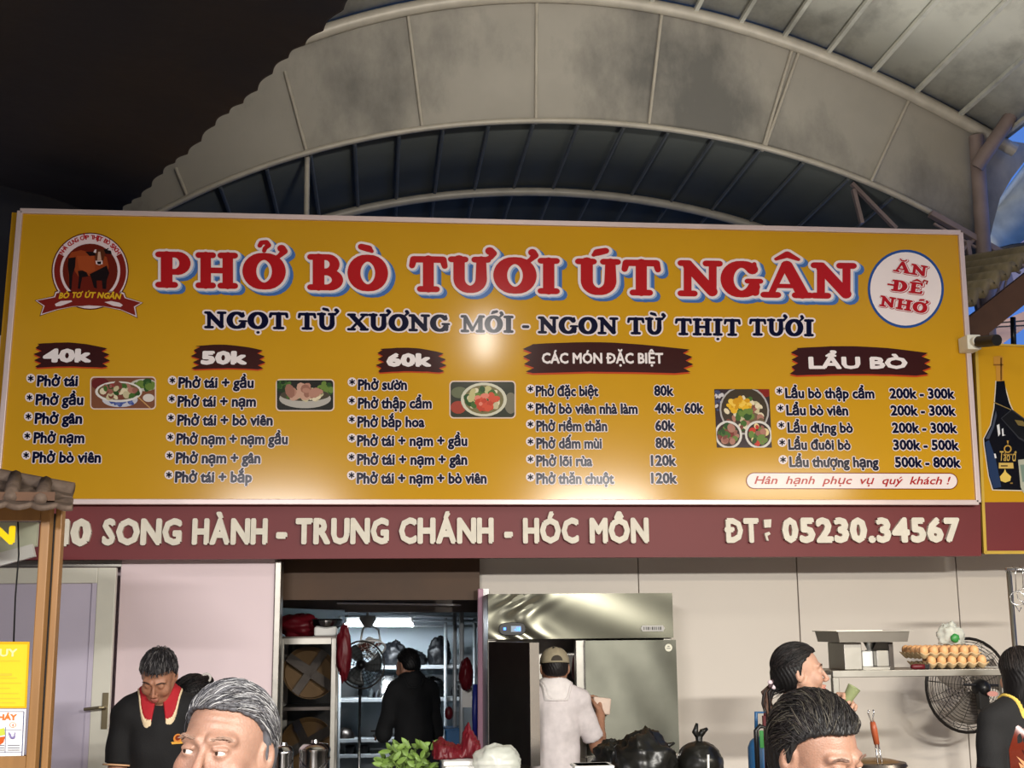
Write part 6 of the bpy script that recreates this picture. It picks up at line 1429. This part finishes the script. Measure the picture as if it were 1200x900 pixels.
# man in the black polo with a red collar
def hair_polo(root, HM):
    hair_build(root, HM, [.064, .066, .056, .030, -.015, -.010, -.04, -.068, -.080], (.010, .013, .016), (42, 40, 42), ((52, 50, 54), (70, 68, 70), (36, 34, 36), (100, 98, 98), (28, 26, 28)), 700, lambda p: (.25 * (1 if p.x > 0 else -1), -.9 if p.z > .05 else -.2, -.55), .045, .0014, 5, .009, .004, brow=(40, 36, 36))
m1 = person(loc_for(184, 800, 5.85, (0, -.10, 0), 0), 8, 'man in a black polo with red collar, head bowed, by the pink wall', 1.71, lean=.12, head=(-14, 36, 4), arms={'L': ((-.025, -.03, -.29), (.05, -.17, -.14), ((.25, -.9, -.3), (0, 0, -1), .5)), 'R': ((.025, -.03, -.29), (-.05, -.17, -.14), ((-.25, -.9, -.3), (0, 0, -1), .5))}, skin=(160, 114, 90), res=.0042, hair=hair_polo, eyes=False, gaze=(0, -30), shirt=(17, 17, 19), sleeve=.72, collar=((168, 26, 38), (226, 206, 170), 14), shw=.86)
# piping on the polo sleeves and chest emblem
for sd in ('L', 'R'):
    S_, E_, W_, _ = m1['A'][sd]; a = S_.lerp(E_, .725); n_ = (E_ - S_).normalized(); u = n_.orthogonal().normalized(); w_ = n_.cross(u); m = MB()
    m.tube([m1['W4'] @ (a + (u * math.cos(k * PI / 12) + w_ * math.sin(k * PI / 12)) * .0615) for k in range(24)], .004, 6, (214, 170, 130), closed=True); m.build('sleeve_piping', 'painted', m1['root'], smooth=True)
bv1 = shirt_bvh(m1); m = MB()
def em(x, z, d):
    o_ = m1['W4'] @ Vector((x, -.6, z)); dn = m1['W4'].to_3x3() @ Vector((0, 1, 0)); hit = bv1.ray_cast(o_, dn); return (hit[0] if hit[0] else m1['W4'] @ Vector((x, -.17, z))) - dn * (.0025 + d)
for r_, dz, d, col in ((.019, .012, 0, (206, 130, 60)), (.011, .014, .001, (120, 50, 30))): m.add([em(.085 + r_ * math.cos(k * PI / 10), 1.275 + dz + r_ * math.sin(k * PI / 10), d) for k in range(20)], [tuple(range(20))], col)
m.add([em(.085 + x, 1.275 + z, .0015) for x, z in ((-.024, -.012), (.024, -.012), (.028, -.002), (-.028, -.002))], [(0, 1, 2, 3)], (214, 160, 70))
m.build('chest_emblem', 'print', m1['root'])
# woman behind him
def hair_f2(root, HM):
    hair_build(root, HM, 'long', (.014, .018, .016), (18, 16, 17), BLACKS, 500, lambda p: (.1, .8, -.2), .08, .0016, 6, .005, .004, brow=(40, 34, 32), extra=lambda f, x, y, z: smin(f, s_ell(x, y, z, (.0, .12, .02), (.035, .035, .035)), .02))
f2 = person(loc_for(264, 828, 6.3, (0, -.08, 0), 0), -58, 'dark-haired woman bending behind the man in the black polo', 1.56, lean=.25, head=(0, 40, 0), skin=(196, 144, 118), fem=1., res=.0045, hair=hair_f2, gaze=(0, -25), shirt=(24, 24, 26), sleeve=.6, shw=.9)
m = MB(); hc_ = f2['HM'] @ Vector((.03, .118, .05)); m.tube([hc_ + Vector((.02 * math.cos(k * PI / 6), .0, .02 * math.sin(k * PI / 6))) for k in range(12)], .006, 6, (190, 186, 180), closed=True); m.build('hair_tie', 'painted', f2['root'], smooth=True)
# cook in the kitchen, seen from behind
def hair_cook(root, HM):
    hair_build(root, HM, [.07, .07, .06, .035, -.02, -.015, -.04, -.060, -.066], (.005, .006, .009), (16, 15, 17), BLACKS, 450, lambda p: (0, .5, -.7), .03, .0016, 7, .004, .0045)
person(loc_for(486, 803, 8.85, (0, 0, 0), 0), 196, 'cook in a black shirt with his back turned in the kitchen', 1.63, lean=.16, head=(24, 20, 0), skin=(164, 120, 98), res=.006, hair=hair_cook, eyes=False, shirt=(15, 16, 19), sleeve=1., arms={'L': ((-.05, -.05, -.28), (.06, -.22, -.02), ((.2, -.9, 0), (0, 0, -1), .6)), 'R': ((.05, -.05, -.28), (-.06, -.22, -.02), ((-.2, -.9, 0), (0, 0, -1), .6))}, shw=.82, puff=1.0, collar=((17, 18, 21), (17, 18, 21), 12))
# man in white polo and cap at the refrigerator
def hair_cap(root, HM):
    hair_build(root, HM, [.04, .04, .04, .03, -.01, .0, -.03, -.050, -.058], (.003, .004, .004), (24, 20, 20), BLACKS, 250, lambda p: (0, .3, -.9), .03, .0016, 8, .002, .005)
m5 = person(loc_for(650, 784, 6.84, (0, 0, 0), 0), 178, 'man in a white polo and khaki cap reaching into the refrigerator', 1.665, head=(2, 6, 0), skin=(160, 116, 92), res=.0055, hair=hair_cap, eyes=False, shirt=(206, 198, 198), sleeve=.80, arms={'L': ((-.10, -.05, -.235), (-.035, -.14, .15), ((-.1, -.75, .55), (.9, -.1, 0), .55, 1)), 'R': ((.03, -.12, -.27), (-.02, -.2, .05), ((0, -1, .1), (0, 0, -1), .4))}, collar=((222, 216, 214), (214, 208, 206), 14), shw=.76, puff=1.0)
M('khaki', (150, 140, 116), .85, 0, .08, 40); M('khaki_dark', (60, 54, 46), .9)
m = MB()
def cap_(u, v):
    a = 2 * PI * u; t_ = (.5 * PI - .04) * v + .02; r_ = math.sin(t_) ** .8
    z_ = .028 + .094 * math.cos(t_) * (1 + .02 * math.sin(6 * a)); 
    return m5['HM'] @ Vector((.085 * r_ * math.sin(a), .014 + .106 * r_ * -math.cos(a), z_ - .01))
m.grid(cap_, 48, 14); cp = m.build('cap', 'khaki', m5['root'], smooth=True, solid=.003)
m = MB(); m.grid(lambda u, v: m5['HM'] @ Vector((.078 * math.sin((u - .5) * 2.2) * (1 - .08 * v), -.07 * math.cos((u - .5) * 2.2) - .075 * v * math.cos((u - .5) * 1.6) - .01, .022 - .01 * v - .35 * (.078 * math.sin((u - .5) * 2.2)) ** 2 / .078)), 20, 6); m.build('brim', 'khaki', cp, smooth=True, solid=.003)
def bo(u, v):
    x = .032 * (2 * u - 1); z = .030 + .030 * v * math.sqrt(max(0, 1 - (2 * u - 1) ** 2 * .97)); zz = (z - .018) / .094
    return m5['HM'] @ Vector((x, .014 + .109 * math.sqrt(max(0, 1 - (x / .088) ** 2 - (max(zz, 0) ** 2) * .9)) + .0015, z))
m = MB(); m.grid(bo, 20, 6); m.build('back_opening', 'khaki_dark', cp, smooth=True, solid=.002)
MB().ell(m5['HM'] @ Vector((0, .014, .113)), (.009, .009, .005)).build('button', 'khaki', cp, smooth=True)
M('pale_package', (206, 184, 168), .4, 0, .15, 14)
hw = m5['W4'] @ (m5['A']['L'][2] + Vector((.0, -.09, .05)))
pc = P(704.5, 827, hw.y - .03); m = MB(); m.T = Matrix.Translation(pc) @ Matrix.Rotation(.12, 4, 'Y'); m.box((-.05, -.022, -.045), (.05, .022, .045)); m.T = None
tag(m.build('foam_package', 'pale_package', bevel=.008), 'pale foam package in the hand of the man in the cap', 'package')
# woman in profile, holding a small glass
def hair_f6(root, HM):
    hair_build(root, HM, [.080, .076, .056, .030, -.02, -.03, -.07, -.10, -.115], (.012, .014, .012), (14, 13, 14), BLACKS, 900, lambda p: (0, 1, -.45), .09, .0014, 9, .003, .0035, brow=(34, 30, 30), kink=.12, ragged=.002, extra=lambda f, x, y, z: smin(f, s_cone(x, y, z, (0, .085, -.03), (0, .105, -.055), .04, .022), .03))
f6 = person(loc_for(939, 790, 4.92, (0, 0, 0), 0), 84, 'dark-haired woman in profile facing right with a ponytail', 1.70, head=(-4, -3, 0), skin=(172, 134, 114), fem=1., res=.003, hair=hair_f6, gaze=(4, 0), mouth=.6, shirt=(30, 24, 26), sleeve=.62, shw=.86, arms={'L': ((-.02, -.10, -.27), (.0, -.19, -.06), ((.1, -.9, .0), (0, 0, -1), .5)), 'R': ((-.02, -.02, -.215), (.015, -.105, .235), ((.0, -.80, .60), (-.7, -.35, -.3), .85, 1))}, lipc=(170, 70, 70))
m = MB(); c0 = f6['HM'] @ Vector((0, .125, -.055)); m.v = []
for k in range(26):
    a = R.uniform(0, 6.28); o = Vector((math.cos(a), math.sin(a), 0)) * R.uniform(0, .016); e = Vector((R.uniform(-.025, .02), R.uniform(-.02, .02), -R.uniform(.09, .15)))
    m.tube([c0 + o, c0 + o * 1.5 + Vector((-.018, 0, -.02)), c0 + o + Vector((-.02, 0, 0)) + e * .6, c0 + o * .5 + Vector((-.008, 0, 0)) + e], [.005, .007, .005, .0012], 5, R.choice(((30, 22, 20), (60, 42, 34), (84, 60, 48), (24, 20, 20))))
m.build('ponytail', 'hair', f6['root'], smooth=True)
m = MB(); 
for k in range(5): a = k * 1.25; m.ell(c0 + Vector((.012 * math.cos(a), -.02, .012 * math.sin(a) + .01)), (.011, .008, .009), ((206, 190, 196), (60, 40, 44))[k % 2], 8, 6)
m.build('hair_clip', 'painted', f6['root'], smooth=True)
ha_ = f6['W4'] @ (f6['A']['R'][2]); hd6 = f6['W4'].to_3x3() @ Vector((0, -.80, .60))
gl = ha_ + hd6.normalized() * .10 + Vector((.0, -.03, -.01)); ga = Vector((.42, -.25, .78)).normalized()
M('green_glass', (150, 160, 116), .12, 0, .1, 20, alpha=.8); q = MB().lathe([(0, 0), (.019, 0), (.027, .062), (.025, .062), (.0175, .004), (0, .004)], (0, 0, 0), 24)
rm = Vector((0, 0, 1)).rotation_difference(ga).to_matrix(); q.v = [tuple(gl + rm @ Vector(v)) for v in q.v]
tag(q.build('drinking_glass', 'green_glass', smooth=True, auto=40), 'small green-tinted glass in the hand of the woman in profile', 'glass')
# woman at the right edge, seen from behind
def hair_f8(root, HM):
    hair_build(root, HM, [.08, .076, .05, .02, -.05, -.09, -.13, -.17, -.18], (.014, .018, .014), (16, 14, 15), BLACKS + ((50, 44, 42),), 900, lambda p: (0, .35, -1), .12, .0015, 10, .003, .004, kink=.1, ragged=.003, extra=lambda f, x, y, z: smin(f, np.maximum(s_ell(x, y, z, (0, .030, -.06), (.092, .085, .15)), np.maximum(-.165 - z, -.045 - y)), .02))
f8 = person(loc_for(1195, 787, 5.12, (0, 0, 0), 0), 188, 'woman with straight black hair seen from behind at the right edge', 1.665, head=(-10, 4, 0), skin=(200, 150, 124), fem=1., res=.004, hair=hair_f8, eyes=False, shirt=(19, 19, 21), sleeve=.66, collar=((20, 20, 22), (222, 190, 90), 20), shw=.92)
for sd in ('L', 'R'):
    S_, E_, W_, _ = f8['A'][sd]; a = S_.lerp(E_, .665); n_ = (E_ - S_).normalized(); u = n_.orthogonal().normalized(); w_ = n_.cross(u); m = MB()
    m.tube([f8['W4'] @ (a + (u * math.cos(k * PI / 12) + w_ * math.sin(k * PI / 12)) * .0605) for k in range(24)], .0035, 6, (214, 150, 140), closed=True); m.build('sleeve_piping', 'painted', f8['root'], smooth=True)
m = MB(); W8 = f8['W4']; rr = random.Random(12)
bv8 = shirt_bvh(f8)
def bk(x, z, d=0):
    o_ = W8 @ Vector((x, .6, z + .05)); dn = W8.to_3x3() @ Vector((0, -1, 0)); hit = bv8.ray_cast(o_, dn)
    return (hit[0] if hit[0] else W8 @ Vector((x, .1, z + .05))) - dn * (.002 + d)
def bpatch(pts, col, d):
    cx_ = sum(p[0] for p in pts) / len(pts); cz_ = sum(p[1] for p in pts) / len(pts); n = len(pts); K = 5
    vs = [bk(cx_ + (x - cx_) * k / K, cz_ + (z - cz_) * k / K, d) for k in range(1, K + 1) for x, z in pts] + [bk(cx_, cz_, d)]
    m.add(vs, [(i, (i + 1) % n, n * K) for i in range(n)] + [(k * n + i, k * n + (i + 1) % n, (k + 1) * n + (i + 1) % n, (k + 1) * n + i) for k in range(K - 1) for i in range(n)], col)
bpatch([(-.125, 1.10), (.125, 1.10), (.13, 1.20), (.10, 1.29), (.03, 1.325), (-.06, 1.31), (-.12, 1.22)], (96, 34, 20), .0)
for i in range(26):
    x, z = rr.uniform(-.10, .10), rr.uniform(1.11, 1.29); a = rr.uniform(.6, 1.6); l = rr.uniform(.02, .05); b_ = rr.uniform(.006, .013); dx, dz = math.cos(a), math.sin(a)
    bpatch([(x - dx * l, z - dz * l), (x - dz * b_, z + dx * b_), (x + dx * l, z + dz * l), (x + dz * b_, z - dx * b_)], rr.choice(((150, 70, 34), (176, 104, 62), (60, 18, 14), (120, 46, 24), (196, 140, 100))), .0015 + i * .0001)
bpatch([(-.12, 1.075), (.12, 1.075), (.125, 1.115), (-.125, 1.115)], (170, 126, 30), .005)
for i in range(8): bpatch([(-.10 + .026 * i, 1.083), (-.085 + .026 * i, 1.083), (-.083 + .026 * i, 1.107), (-.098 + .026 * i, 1.107)], (110, 60, 20), .0062)
m.build('back_print', 'print', f8['root'], smooth=True)
# ------------------------------------------------------------------ tidy up
bpy.data.objects.remove(_fo); bpy.data.curves.remove(_fc)
